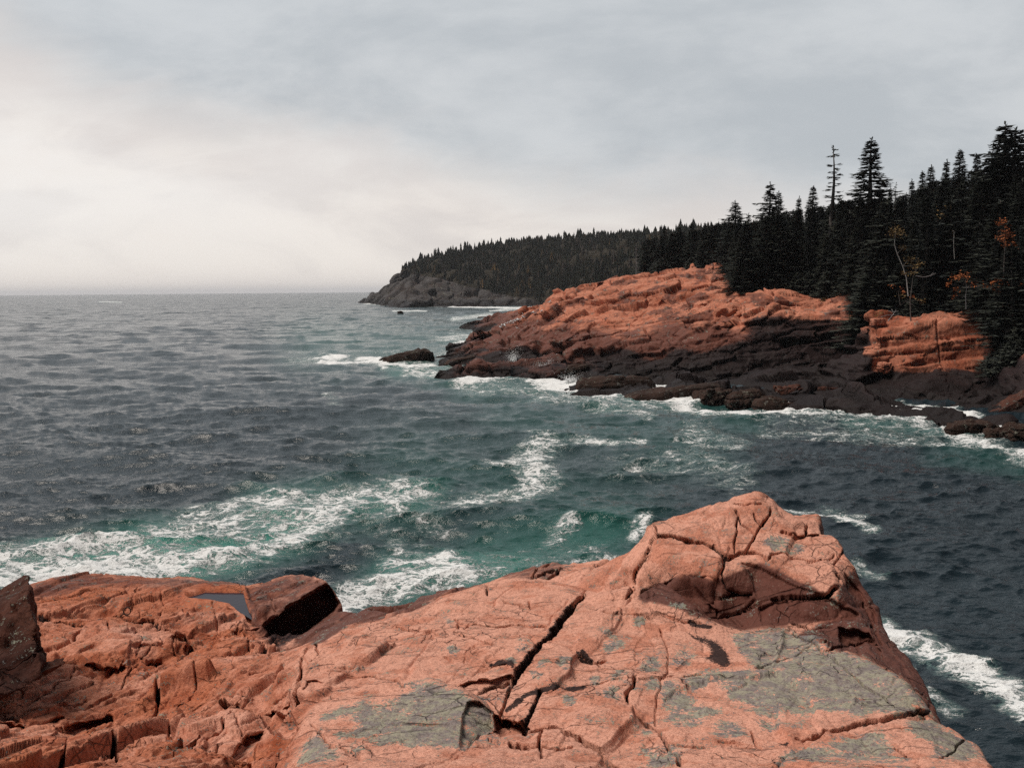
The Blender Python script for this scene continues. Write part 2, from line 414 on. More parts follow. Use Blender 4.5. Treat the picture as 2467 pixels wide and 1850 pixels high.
# left slab, sea edge
silh(fgp, 'A', [(-300, 400, 21), (0, 370, 22), (150, 325, 22.5), (330, 265, 23), (520, 228, 24), (900, 238, 24), (1050, 228, 24), (1250, 255, 23), (1330, 285, 22.4),
                (1560, 295, 22.2), (1650, 260, 22), (1820, 220, 22), (1900, 215, 21.8), (2000, 240, 21)])
silh(fgp, 'A', [(2085, 318, 19.6), (2132, 400, 19.0)], off=(.5, .8), drop=3.5)
add(fgp, 'A', [(2110, 455, 18.8), (1960, 560, 18.4), (1860, 640, 18.1), (1740, 680, 17.9), (1600, 517, 18.0), (1720, 430, 18.2), (1835, 350, 18.5), (1900, 350, 18.8), (2040, 272, 19.4),
    (1700, 640, 17.7), (1540, 420, 19.2), (1480, 470, 18.6), (1160, 345, 20.3), (1180, 372, 19.9), (1440, 385, 19.7), (1560, 335, 20.6), (1350, 310, 21.2),
    (1240, 430, 18.9), (1050, 480, 18.0), (960, 440, 18.4), (1100, 540, 17.2), (1170, 600, 16.9), (1380, 600, 16.6), (1490, 510, 17.6),
    (640, 395, 19.4), (200, 450, 17.8), (400, 490, 17.6), (690, 495, 17.3), (850, 515, 17.3), (620, 520, 16.9), (250, 650, 15.5), (280, 800, 14.2),
    (690, 590, 16.0), (820, 600, 15.4), (880, 740, 14.8), (760, 765, 14.4), (790, 860, 13.9), (850, 830, 14.2), (480, 840, 13.8), (620, 830, 13.9),
    (1000, 600, 16.6), (1120, 560, 16.9), (1150, 740, 15.0), (1000, 760, 15.2), (1240, 640, 16.0), (1180, 700, 15.4),
    (1250, 720, 14.8), (1400, 660, 15.6), (1540, 520, 17.6), (1480, 720, 14.9), (1680, 690, 14.9), (1560, 560, 17.0),
    (0, 980, 11.6), (300, 850, 13.0), (-300, 1000, 10.6), (0, 1115, 10.6), (150, 1120, 10.8), (60, 1160, 10.7), (450, 1055, 11.5), (700, 1045, 11.9), (640, 1140, 11.4), (430, 1160, 10.9),
    (880, 900, 13.2), (900, 1150, 11.3), (1060, 820, 13.6), (1280, 760, 14.2), (1500, 720, 14.3), (1840, 690, 14.2), (1885, 840, 12.2),
    (1300, 930, 12.4), (1600, 950, 11.7), (1860, 1000, 10.9), (1620, 1090, 10.5), (1400, 1050, 11.0), (1780, 1090, 10.4), (1700, 1170, 10.7, 9.0 - .75),
    (1200, 1150, 10.8), (1060, 1180, 10.5), (1480, 1150, 10.0), (1650, 1180, 10.0), (1400, 1350, 8.7), (1550, 1300, 9.1), (1600, 1425, 8.6, 9.0), (1250, 1400, 8.3),
    (380, 1110, 10.6), (300, 1220, 10.0), (460, 1190, 10.4), (440, 1245, 10.0), (400, 1300, 9.4), (320, 1420, 8.6), (0, 1300, 9.2), (0, 1425, 8.5), (-300, 1300, 8.6),
    (760, 1280, 9.6), (700, 1260, 9.7), (720, 1420, 8.4), (480, 1420, 8.4), (900, 1400, 8.3), (1050, 1290, 9.2)])
# brown lower slope behind the hump
silh(fgp, 'B', [(440, 592, 20), (500, 580, 20), (640, 532, 20), (870, 510, 20), (1000, 495, 19.8), (1200, 440, 20), (1285, 382, 20.2), (1320, 430, 19.5),
                (1400, 405, 19.5), (1640, 300, 19.6), (1820, 260, 19.6), (1850, 290, 19), (1950, 300, 18.6), (2080, 285, 18.2), (2212, 240, 17.8)])
silh(fgp, 'C', [(240, 390, 16.5), (298, 372, 16)])
add(fgp, 'B', [(200, 720, 17.3), (180, 795, 16.2), (350, 785, 15.8), (500, 675, 16.6), (740, 625, 16.8), (900, 590, 17.2), (1130, 495, 17.4), (1350, 430, 17.4), (1500, 388, 17.2), (1700, 400, 16.6),
    (1830, 430, 16.0), (1620, 405, 16.6), (1730, 410, 16.6),
    (0, 822, 13.9), (180, 812, 13.6), (290, 780, 13.8), (350, 800, 13.2), (500, 690, 13.7), (740, 642, 14.0), (900, 600, 14.4), (1130, 512, 14.6), (1350, 448, 15.0), (1500, 402, 15.2), (1700, 425, 14.9),
    (1830, 472, 14.4), (1950, 500, 13.9), (190, 900, 11.7), (185, 1080, 10.2), (600, 850, 11.9), (370, 1000, 10.7), (700, 1040, 10.3), (1200, 730, 12.3), (1650, 650, 12.9), (1000, 850, 11.6),
    (1280, 930, 10.9), (1640, 830, 11.0), (1530, 1040, 9.75), (1290, 1150, 9.2), (1150, 1080, 9.7), (980, 1035, 10.1),
    (240, 1250, 8.9), (300, 1160, 9.6), (600, 1150, 9.2), (1060, 1050, 9.5), (1280, 1172, 8.75), (1230, 1290, 8.3), (1175, 1480, 7.4), (640, 1470, 7.5), (340, 1400, 8.1), (360, 1430, 7.95),
    (1380, 1390, 8.1, 9.42), (1350, 1260, 8.6, 9.5), (1250, 1440, 7.6, 9.75), (1450, 1330, 8.7, 9.3), (1500, 1400, 8.4, 9.35), (1440, 1480, 7.6), (1000, 1550, 7.1), (170, 1550, 7.4), (440, 1550, 7.2), (120, 1380, 8.3),
    (1460, 1080, 9.6), (1600, 1390, 8.2), (1660, 1480, 7.6), (1640, 1200, 8.9), (2000, 1440, 7.7), (2200, 1550, 7.0), (1900, 1550, 7.1),
    (2000, 910, 10.6), (1750, 1000, 9.8), (2000, 700, 12.0), (2150, 1200, 8.7)])
add(fgp, 'C', [(0, 560, 14.9), (100, 600, 14.4), (220, 610, 14.2), (0, 640, 13.5), (250, 615, 13.9), (450, 618, 13.7), (650, 652, 13.3), (740, 690, 13.0), (820, 765, 12.3), (890, 775, 12.0),
    (400, 850, 11.2), (740, 790, 11.9), (940, 768, 11.9), (1060, 772, 11.7), (1200, 812, 11.2), (1260, 872, 10.8), (1450, 972, 9.9), (1580, 1042, 9.3), (1708, 1180, 8.6), (1620, 1200, 8.5),
    (1000, 1000, 9.7), (1300, 1100, 9.1), (900, 1230, 8.2), (1420, 1225, 8.25), (1500, 1240, 8.1), (600, 1000, 9.9), (0, 1050, 9.5), (400, 1350, 7.6), (270, 1010, 9.7), (230, 1130, 9.0), (500, 1445, 7.05),
    (1100, 1420, 7.1), (800, 1445, 7.0), (1150, 1300, 7.75)])
# peak block: top surface, front upper edges, dark under faces
silh(fgp, 'C', [(300, 345, 15.4), (330, 247, 15.3), (378, 215, 15.4), (500, 190, 15.6), (640, 150, 15.7), (750, 122, 15.8), (768, 100, 15.9), (880, 88, 15.9), (922, 112, 15.9), (945, 190, 16.2),
                (965, 208, 16.2), (1000, 198, 16.0), (1185, 190, 15.7)])
silh(fgp, 'C', [(1197, 285, 14.8), (1250, 286, 14.7), (1282, 312, 14.4), (1300, 370, 14.1), (1360, 450, 13.8)], off=(1.3, .5), drop=4)
silh(fgp, 'C', [(1400, 545, 13.5), (1468, 640, 13.2), (1492, 750, 12.7), (1530, 835, 12.2), (1600, 940, 11.5), (1690, 1060, 10.7), (1768, 1245, 9.6)], off=(1.1, .2), drop=5)
add(fgp, 'C', [(290, 480, 14.1), (262, 560, 13.8), (290, 565, 13.5), (390, 530, 13.3), (500, 482, 13.3), (560, 500, 13.3), (640, 520, 13.3), (700, 465, 13.4), (740, 415, 13.7), (800, 400, 13.9), (930, 420, 13.5),
    (1040, 540, 13.0), (1150, 600, 12.7), (1262, 568, 12.8), (1250, 460, 13.4), (380, 300, 14.6), (450, 400, 14.0), (610, 350, 14.3), (770, 380, 14.1), (860, 330, 14.3), (895, 260, 14.8), (780, 170, 15.2), (890, 160, 15.3),
    (640, 250, 14.8), (1000, 300, 14.6), (1130, 250, 14.9), (1080, 400, 14.0), (1190, 300, 14.5),
    (292, 625, 13.35), (420, 612, 13.4), (560, 625, 13.25), (640, 648, 13.15), (700, 700, 12.9), (800, 760, 12.75), (870, 745, 12.6), (700, 600, 13.1), (860, 580, 13.2), (760, 480, 13.4), (850, 700, 12.9),
    (960, 610, 12.9), (900, 730, 12.55), (1050, 740, 12.45), (1270, 728, 12.4), (1150, 640, 12.6), (1270, 620, 12.7), (1390, 720, 12.5), (1330, 600, 13.1),
    (1300, 560, 13.3), (1400, 770, 12.1), (1320, 830, 11.6), (1440, 880, 11.3), (1240, 790, 11.8), (1500, 960, 10.8), (1600, 990, 10.8), (1620, 1060, 10.3), (1450, 930, 10.6), (1740, 1200, 9.3, 8.6)])
line(fgp, 'C', [(262, 560, 13.8), (290, 565, 13.5), (390, 530, 13.3), (500, 482, 13.3), (560, 500, 13.3), (640, 520, 13.3), (700, 465, 13.4), (740, 415, 13.7), (800, 400, 13.9), (930, 420, 13.5), (1040, 540, 13.0), (1150, 600, 12.7), (1262, 568, 12.8)])
line(fgp, 'C', [(292, 625, 13.35), (420, 612, 13.3), (560, 620, 13.2), (640, 648, 13.15), (740, 700, 12.85), (800, 758, 12.7), (870, 745, 12.6), (900, 730, 12.55), (1050, 740, 12.45), (1270, 728, 12.4), (1390, 720, 12.5)])
line(fgp, 'C', [(740, 790, 11.9), (940, 768, 11.9), (1060, 772, 11.7), (1200, 812, 11.2), (1260, 872, 10.8), (1450, 972, 9.9), (1580, 1042, 9.3), (1708, 1180, 8.6)])
line(fgp, 'A', [(1600, 517, 18.0), (1720, 430, 18.2), (1835, 350, 18.5), (1900, 350, 18.8), (2040, 272, 19.4)])
line(fgp, 'A', [(1700, 640, 17.75), (1740, 680, 17.9), (1860, 640, 18.1), (1960, 560, 18.4), (2110, 455, 18.8)])
line(fgp, 'B', [(290, 780, 13.8), (350, 800, 13.2), (500, 690, 13.7), (740, 642, 14.0), (900, 600, 14.4), (1130, 512, 14.6), (1350, 448, 15.0), (1500, 402, 15.2), (1700, 425, 14.9), (1830, 472, 14.4)])
line(fgp, 'B', [(350, 785, 15.8), (500, 675, 16.6), (740, 625, 16.8), (900, 590, 17.2), (1130, 495, 17.4), (1350, 430, 17.4), (1500, 388, 17.2), (1700, 400, 16.6)])
# bottom right shoulder
silh(fgp, 'C', [(1700, 1232, 8.5), (1780, 1255, 8.4), (1860, 1290, 8.2), (1950, 1380, 7.8), (2000, 1460, 7.3)], off=(1.2, .3), drop=5)
add(fgp, 'C', [(1620, 1270, 7.9), (1760, 1440, 7.1)])
fgp += [np.array(q, float) for q in [(-9, 4, 10.4), (-4, 4.2, 10.9), (0, 4.2, 11.3), (3.2, 4.4, 11.0), (-9, 1, 11.5), (0, 1, 12.35), (4, 1, 12.2), (4.6, 4.6, 10.4), (-1.3, 1, 12.3),
    (5.6, 4.6, 6), (8, 4.5, -2), (7, 1, 10), (9, 1, -2), (30, 1, -3), (34, 20, -3), (40, 60, -3), (0, 60, -3), (-60, 60, -3), (-60, 30, -3), (-24, 22, 4.0), (-24, 12, 7.5), (-24, 1, 9), (-14, 10, 8.8), (-60, 1, -1), (-40, 20, -2)]]
tin_fg = Tin(fgp)
NC, NR = 1500, 1700
G = terrain_grid(tin_fg, -.88, .82, 1.2, 45, NC, NR)
Nn = normals(G)
V = G.reshape(-1, 3).copy(); N = Nn.reshape(-1, 3).copy()
if N[:, 2].mean() < 0: N = -N
U0, V0 = proj(V)
seen = (V[:, 2] > -1.2)
CR = []   # cracks: region, points, half width px, depth
CR += [('A', a, w, d) for a, w, d in [
    ([(205, 455), (330, 475), (420, 490), (560, 490), (690, 500), (830, 520), (960, 525), (1080, 545), (1160, 575)], 3.5, .2), ([(650, 500), (690, 560)], 2.5, .12),
    ([(1160, 575), (1190, 620), (1230, 640), (1300, 605), (1400, 560), (1500, 510)], 5, .35), ([(1060, 820), (1000, 900), (970, 1000), (940, 1080), (925, 1165), (870, 1210)], 5, .3),
    ([(940, 750), (1010, 745), (1080, 790), (1140, 750), (1200, 660)], 5, .25), ([(1400, 1050), (1470, 1030), (1560, 1050), (1610, 1085)], 5, .3), ([(1885, 840), (1880, 960), (1865, 1010)], 3.5, .35),
    ([(1060, 1170), (1050, 1260), (1060, 1310), (1180, 1280), (1260, 1220), (1380, 1180), (1460, 1090)], 2.5, .14), ([(700, 1250), (760, 1290), (720, 1340), (725, 1431)], 5, .3),
    ([(480, 1420), (560, 1350), (680, 1290), (740, 1270)], 3, .18), ([(310, 1431), (400, 1330), (420, 1260)], 4, .25), ([(741, 900), (880, 760)], 2, .1), ([(960, 1150), (1040, 1160)], 5, .25), ([(680, 1180), (750, 1170)], 5, .2),
    ([(900, 1000), (1000, 960), (1100, 930)], 2, .08), ([(1180, 1060), (1260, 1010), (1400, 990)], 2, .08), ([(1280, 750), (1260, 830), (1180, 950), (1080, 1020)], 2.2, .1), ([(1480, 1140), (1530, 1200)], 2.5, .1),
    ([(1300, 1340), (1380, 1250)], 2.5, .1), ([(1560, 850), (1650, 830)], 2.5, .1), ([(1700, 1000), (1870, 890)], 2, .08), ([(1540, 530), (1600, 600), (1690, 700)], 4, .25), ([(1570, 560), (1560, 680)], 2.5, .15),
    ([(1830, 290), (1900, 270), (2000, 275)], 2.5, .1), ([(1650, 310), (1700, 360), (1720, 430)], 2, .08), ([(860, 300), (830, 400), (880, 440), (870, 500)], 2.2, .1), ([(1000, 330), (1050, 400), (1000, 470)], 2.2, .1),
    ([(250, 690), (400, 640), (520, 560)], 2, .1), ([(330, 760), (480, 700), (600, 650)], 2, .08), ([(1340, 380), (1350, 470), (1400, 560)], 2, .08), ([(900, 740), (960, 640), (1060, 600), (1110, 570)], 2, .08),
    ([(850, 560), (900, 590), (880, 700)], 2, .08), ([(1090, 570), (1100, 680), (1130, 750)], 2.5, .12), ([(0, 1060), (200, 1010), (380, 960), (560, 930)], 2, .08), ([(130, 960), (300, 900), (450, 850)], 2, .08), ([(560, 980), (700, 930), (740, 900)], 2, .08)]]
CR += [('B', a, w, d) for a, w, d in [
    ([(1960, 500), (1910, 550), (1880, 600), (1830, 650), (1780, 720), (1720, 770), (1670, 850), (1600, 950), (1530, 1050)], 8, .5), ([(1530, 1050), (1400, 1090), (1290, 1150)], 5, .3),
    ([(340, 1000), (450, 1010), (560, 1020), (640, 1020), (700, 1045), (780, 1060), (840, 1075)], 3, .16), ([(800, 690), (920, 720), (1030, 715), (1140, 750), (1200, 730), (1260, 695), (1480, 690), (1740, 680)], 2.2, .1),
    ([(1140, 750), (1300, 800), (1390, 830)], 1.8, .06), ([(1160, 630), (1190, 660), (1185, 720)], 2.5, .12), ([(1460, 540), (1540, 560), (1640, 575), (1635, 545)], 3, .12), ([(1365, 430), (1365, 490)], 2.5, .15),
    ([(1530, 1050), (1490, 1150), (1460, 1250), (1440, 1300)], 4, .25), ([(1700, 1110), (1680, 1200), (1640, 1300), (1610, 1390)], 5, .14), ([(190, 850), (192, 960), (185, 1090)], 3.2, .35),
    ([(1600, 1430), (1750, 1390), (1900, 1420), (2000, 1450), (2100, 1500), (2250, 1580)], 5, .35), ([(1700, 1400), (1700, 1561)], 3.5, .25), ([(1500, 1470), (1620, 1490), (1760, 1500), (1900, 1490)], 3, .2),
    ([(300, 1360), (400, 1460), (520, 1530), (560, 1561)], 3, .2), ([(1840, 830), (1920, 880), (2010, 910), (2100, 890)], 4, .12), ([(640, 520), (800, 560), (900, 600)], 1.8, .06), ([(290, 790), (295, 860), (260, 900)], 3, .18),
    ([(370, 985), (480, 965), (600, 960)], 1.8, .06), ([(1640, 390), (1700, 330), (1760, 290)], 3, .15), ([(1620, 400), (1700, 380), (1790, 350)], 3, .2), ([(1740, 410), (1800, 370), (1850, 310)], 3.5, .22), ([(260, 1300), (330, 1380)], 2.5, .12),
    ([(1290, 830), (1230, 870), (1220, 950)], 1.8, .05), ([(240, 800), (200, 850), (240, 930)], 2, .1), ([(1100, 920), (1150, 940)], 2.2, .06), ([(1030, 750), (1060, 770), (1100, 755)], 2, .06)]]
CR += [('C', a, w, d) for a, w, d in [
    ([(375, 240), (380, 290), (350, 330), (340, 390), (270, 480), (262, 560), (230, 620)], 3, .2), ([(380, 295), (450, 300), (540, 330), (620, 350), (700, 400), (740, 415), (800, 380), (870, 390)], 5, .35),
    ([(775, 180), (800, 250), (850, 290), (870, 310), (895, 260), (850, 200)], 2.5, .14), ([(870, 310), (840, 360), (820, 385)], 3.5, .2), ([(780, 220), (765, 380)], 2.5, .14), ([(1000, 290), (1060, 310), (1120, 290), (1130, 245)], 3.5, .2),
    ([(940, 400), (1000, 400), (1080, 410), (1150, 430), (1230, 430), (1260, 390)], 2.5, .12), ([(700, 480), (720, 420), (760, 405)], 3.5, .2), ([(700, 480), (730, 550), (800, 580)], 2.5, .15), ([(690, 610), (760, 580), (860, 575)], 2.5, .15),
    ([(780, 680), (860, 640), (930, 600)], 2.5, .12), ([(950, 600), (1000, 595), (1150, 605), (1230, 600), (1265, 565)], 6, .35), ([(400, 770), (430, 900), (435, 990), (400, 1010), (385, 1100), (365, 1180), (370, 1230)], 2.2, .08),
    ([(0, 1060), (150, 1030), (300, 1020), (470, 1000), (600, 990)], 2, .06), ([(270, 1010), (260, 1060), (230, 1100), (235, 1150), (300, 1200), (370, 1250), (420, 1330), (500, 1450)], 4.5, .16),
    ([(440, 1345), (620, 1350)], 2, .06), ([(690, 1340), (870, 1345), (900, 1360)], 2, .06), ([(850, 1260), (875, 1340)], 3, .1), ([(870, 960), (960, 930), (1080, 870), (1160, 830), (1220, 830)], 2, .06),
    ([(1060, 770), (1200, 860), (1280, 950), (1330, 1000), (1420, 1080), (1500, 1140), (1560, 1190)], 2.5, .1), ([(1080, 1310), (1200, 1290), (1300, 1270), (1400, 1240), (1500, 1235), (1620, 1220), (1710, 1190)], 5, .35),
    ([(1800, 1450), (1870, 1380), (1930, 1350)], 2.5, .1), ([(1620, 1430), (1560, 1380)], 2.5, .1), ([(0, 1345), (80, 1390), (190, 1451)], 6, .35), ([(120, 690), (400, 700), (520, 740), (600, 735)], 2.5, .08), ([(680, 670), (690, 730)], 2, .08),
    ([(1300, 380), (1260, 450), (1280, 540)], 2.5, .12), ([(1060, 740), (1150, 760), (1250, 770)], 3, .15), ([(1240, 860), (1350, 840), (1450, 860)], 3, .15), ([(1400, 640), (1440, 760), (1480, 860)], 3, .15), ([(0, 900), (50, 920), (110, 960)], 2.5, .08),
    ([(870, 390), (930, 420), (960, 400)], 3, .2), ([(940, 190), (900, 260)], 4, .25), ([(770, 150), (850, 150), (890, 165)], 2.5, .12), ([(650, 700), (760, 690), (830, 640), (870, 600)], 2.5, .12)]]
RC = [  # recesses: region, polygon, depth
    ('A', [(440, 850), (520, 805), (640, 770), (770, 760), (795, 795), (740, 830), (620, 835), (520, 830)], .4), ('A', [(410, 1100), (520, 1070), (700, 1050), (715, 1075), (640, 1130), (480, 1165), (430, 1150)], .5),
    ('A', [(0, 1120), (150, 1120), (160, 1135), (60, 1150), (-60, 1148)], .3), ('A', [(280, 1090), (370, 1060), (450, 1055), (380, 1095), (300, 1105)], .25), ('A', [(1180, 620), (1240, 640), (1230, 690), (1180, 740), (1150, 690)], .5),
    ('A', [(1610, 1085), (1700, 1075), (1780, 1085), (1860, 1000), (1850, 1170), (1760, 1205), (1700, 1205), (1650, 1150)], .8), ('A', [(1400, 1350), (1500, 1250), (1560, 1200), (1650, 1180), (1630, 1230), (1560, 1330), (1540, 1460), (1400, 1460)], .45),
    ('A', [(310, 1215), (400, 1120), (465, 1180), (440, 1230), (400, 1240)], .12), ('A', [(1630, 525), (1830, 365), (1900, 360), (2040, 285), (2075, 310), (2118, 400), (2095, 450), (1960, 550), (1860, 625), (1740, 665), (1700, 600)], .75),
    ('A', [(830, 620), (885, 740), (850, 840), (800, 870), (800, 780)], .12), ('A', [(1330, 600), (1490, 515), (1440, 570), (1370, 610)], .3), ('A', [(1600, 560), (1680, 680), (1640, 690), (1580, 600)], .2),
    ('A', [(1090, 570), (1160, 590), (1190, 700), (1140, 750), (1110, 680)], .15),
    ('B', [(1150, 1085), (1250, 1055), (1400, 1045), (1530, 1015), (1510, 1060), (1300, 1130), (1280, 1145), (1200, 1120)], .25), ('B', [(1350, 1240), (1440, 1270), (1460, 1300), (1600, 1350), (1640, 1400), (1600, 1430), (1450, 1450), (1390, 1380)], .6),
    ('B', [(230, 1070), (300, 1070), (340, 1090), (280, 1120), (225, 1110)], .14), ('B', [(1240, 1200), (1290, 1185), (1360, 1265), (1375, 1380), (1330, 1405), (1185, 1475), (1195, 1380)], .2), ('B', [(1340, 985), (1500, 960), (1520, 990), (1400, 1020), (1330, 1010)], .08),
    ('C', [(1040, 300), (1120, 287), (1190, 280), (1190, 300), (1100, 306)], .25), ('C', [(790, 430), (870, 440), (1000, 510), (1100, 560), (1240, 600), (1100, 605), (960, 590), (880, 600), (850, 520)], .08),
    ('C', [(960, 610), (1240, 612), (1370, 700), (1370, 750), (1050, 735), (900, 725), (880, 650)], .12), ('C', [(300, 575), (400, 535), (530, 490), (570, 540), (640, 635), (540, 615), (420, 606), (300, 620)], .1),
    ('C', [(1280, 770), (1400, 790), (1480, 900), (1500, 950), (1420, 890), (1300, 870)], .3), ('C', [(560, 520), (690, 500), (730, 560), (850, 580), (860, 700), (800, 745), (700, 680), (620, 600)], .06),
    ('C', [(620, 640), (760, 690), (820, 750), (740, 760), (650, 690)], .1), ('C', [(1300, 480), (1400, 590), (1460, 700), (1470, 800), (1400, 720), (1320, 600)], .12)]
# ---- base relief
Us = sst(U0, 760, 600)
for a, b_ in ((tr('B', [(350, 790), (1130, 500), (1950, 500), (1650, 850), (1290, 1130), (370, 1000), (190, 1080), (190, 850)]), 0),):
    dd, mm = dist_poly(U0, V0, a, True, 60)
left = sst(U0, 780, 640) * sst(V0, 1380, 1470)
rough_amt = 0.35 + 0.65 * left
W = np.array([[math.cos(R(72)), math.sin(R(72)), 0], [-math.sin(R(72)), math.cos(R(72)), 0], [0, 0, 1]], np.float32)
Q = V @ W.T
Q = Q + 0.30 * np.stack([fbm(V * .9, 3, 11), fbm(V * .9, 3, 21), fbm(V * .9, 3, 31)], 1)
F1, F2, hr, ox = vor(Q * np.array([.36, .8, .3], np.float32) + 3.1, 5)
e = F2 - F1
d = ((hr[:, 0] - .5) * .20 + ((ox * (hr - .5)).sum(1)) * .30 + .03) * sst(e, 0, .05)
F1c, F2c, hc_, oxc = vor(Q * np.array([3.2, 5.0, 4.0], np.float32) + 1.7, 19, pw=2)
F1b, F2b, hb_, oxb = vor(Q * np.array([.9, 2.4, 1.7], np.float32) + 7.7, 9)
eb = F2b - F1b
d2 = ((hb_[:, 0] - .5) * .09 + ((oxb * (hb_ - .5)).sum(1)) * .17 + .02) * sst(eb, 0, .07)
msk = sst(fbm(V * .8 + 5, 3, 51), -.15, .25)
crk = -.08 * np.exp(-(e / .022) ** 2) * (.1 + .9 * msk) - .03 * np.exp(-(eb / .035) ** 2) * (.15 + .85 * sst(fbm(V * 1.7 + 9, 2, 61), -.05, .3))
d = d * rough_amt * 1.0 + d2 * (.22 + .6 * left) + ((oxc * (hc_ - .5)).sum(1) + .15) * sst(F2c - F1c, 0, .09) * (.015 + .05 * left) + crk * (.25 + .6 * left)
Ql = Q * np.array([.8, 5.0, 1.5], np.float32)
ridge = np.abs(fbm(Ql + 2, 3, 71)); d -= left * sst(N[:, 2], .5, .85) * .035 * np.exp(-(ridge / .05) ** 2)
d += .05 * fbm(V * .6, 3, 81) + (.07 + .13 * left) * facet(Q * np.array([.55, 1.1, .8], np.float32), 83) + (.014 + .045 * left) * facet(Q * np.array([1.8, 3.6, 3.0], np.float32) + 5, 87) + .10 + .012 * fbm(V * 4.0, 4, 91) + .012 * fbm(V * 17.0, 3, 95)
V += N * d[:, None]
POOL = [(1160, 345), (1290, 328), (1530, 333), (1555, 400), (1612, 488), (1582, 497), (1520, 440), (1440, 388), (1330, 372), (1185, 362)]
pu_, pv_ = px('A', 1450, 352); ZP = P(pu_, pv_, 20.15)[2]
D, m = dist_poly(U0, V0, tr('A', POOL), True, 30)
D[(V[:, 1] > 21.3) | (V[:, 1] < 17)] = 30; V[m, 2] = V[m, 2] + (ZP + .02 - V[m, 2]) * (1 - sst(D[m], 3, 14)) - .35 * (1 - sst(D[m], -7, 1))
# ---- traced cracks and recesses (pushed into the rock, away from the viewer and along the normal)
cv_ = V - np.array([0, 0, CAMZ], np.float32); cv_ /= np.linalg.norm(cv_, axis=1, keepdims=True)
push = cv_ * .55 - N * .6; push /= np.linalg.norm(push, axis=1, keepdims=True)
jx = fbm(V * 3.5, 4, 101) * 8; jy = fbm(V * 3.5 + 30, 4, 111) * 8
Uj = U0 + jx; Vj = V0 + jy
dep = np.zeros(len(V), np.float32)
for rg, pts, w, dp in CR:
    D, m = dist_poly(Uj, Vj, tr(rg, pts), False, w * 5)
    if m is None: continue
    wl = w * (.75 + .5 * sst(jx[m], -3, 3))
    k = sst(D[m], wl * 1.05, wl * .35) * dp + np.exp(-(D[m] / (wl * 3.0)) ** 2) * dp * .06
    dep[m] = np.maximum(dep[m], k)
rec = np.zeros(len(V), np.float32)
for rg, pts, dp in RC:
    D, m = dist_poly(Uj * .5 + U0 * .5, Vj * .5 + V0 * .5, tr(rg, pts), True, 12)
    if m is None: continue
    rec[m] = np.maximum(rec[m], dp * sst(D[m], 1.0, -4.0))
ok = (U0 > -300) & (U0 < 2800)
V += push * (dep * ok)[:, None] + cv_ * (rec * ok)[:, None]
# ---- surface attributes
lich = np.zeros(len(V), np.float32); stain_shade = np.zeros(len(V), np.float32); wet = np.zeros(len(V), np.float32)  # wet also carries the shade painted under the peak block
def soft_poly(arr, reg, pts, s=19.0, val=1.0, rad=60):
    D, m = dist_poly(U0, V0, tr(reg, pts), True, rad)
    if m is not None: arr[m] = np.maximum(arr[m], val * (1 - sst(D[m], -s, s)))
for rg, pts in [('C', [(740, 790), (940, 765), (1060, 770), (1200, 810), (1260, 870), (1450, 970), (1580, 1040), (1710, 1180), (1620, 1210), (1430, 1210), (1200, 1195), (1000, 1170), (900, 1150), (800, 1110), (700, 1060), (650, 1020), (560, 1060), (490, 1010), (600, 980), (760, 970), (880, 980), (830, 930), (790, 870)]),
    ('C', [(420, 1010), (500, 1050), (600, 1110), (690, 1150), (640, 1190), (540, 1230), (480, 1220), (380, 1140)]), ('C', [(1000, 1430), (1100, 1370), (1300, 1360), (1420, 1290), (1500, 1310), (1560, 1380), (1640, 1460), (1000, 1460)]),
    ('C', [(1620, 1260), (1720, 1230), (1860, 1290), (1960, 1400), (1990, 1460), (1760, 1460), (1720, 1360), (1650, 1320)]), ('C', [(930, 300), (1020, 330), (1040, 380), (950, 390), (930, 350)]),
    ('B', [(330, 1270), (440, 1180), (600, 1160), (800, 1140), (830, 1090), (960, 1060), (1060, 1050), (1160, 1130), (1280, 1180), (1350, 1260), (1370, 1400), (1180, 1480), (1000, 1500), (850, 1480), (640, 1450), (540, 1410), (450, 1380), (560, 1300), (450, 1260)]),
    ('B', [(160, 1500), (250, 1380), (310, 1365), (360, 1440), (480, 1530), (380, 1590), (170, 1590)])]:
    soft_poly(lich, rg, pts)
BL = [('B', x, y, r) for x, y, r in [(1150, 855, 28), (1590, 810, 45), (1700, 940, 35), (1855, 945, 38), (1685, 1010, 28), (2050, 1020, 30), (2160, 1130, 50), (2050, 1180, 40), (1870, 1200, 35), (2150, 780, 40), (2140, 840, 35), (460, 1370, 25), (560, 1480, 45), (1540, 930, 25), (1120, 650, 20)]]
BL += [('C', x, y, r) for x, y, r in [(740, 1260, 75), (165, 1110, 45), (80, 1140, 40), (355, 970, 40), (200, 1000, 40), (75, 1020, 25), (155, 850, 30), (520, 920, 40), (350, 1040, 30), (270, 1240, 20), (330, 1260, 25), (440, 1400, 50), (370, 1430, 70), (940, 1200, 50), (1100, 370, 20), (290, 720, 30), (460, 660, 25), (1740, 1300, 60)]]
for rg, x, y, r in BL:
    u, v = px(rg, x, y); r = r * REG[rg][2]
    dd = np.sqrt(((U0 + jy * 3 - u) / 1.35) ** 2 + (V0 + jx * 2 - v) ** 2) / r
    lich = np.maximum(lich, (.66 + .2 * ((x * 7 + y * 3) % 10) / 10) * (1 - sst(dd, .45, 1.5)))
soft_poly(stain_shade, 'C', [(520, 780), (600, 800), (680, 830), (730, 870), (755, 945), (710, 960), (650, 930), (610, 910), (650, 880), (620, 840), (560, 820)], 15, .85)
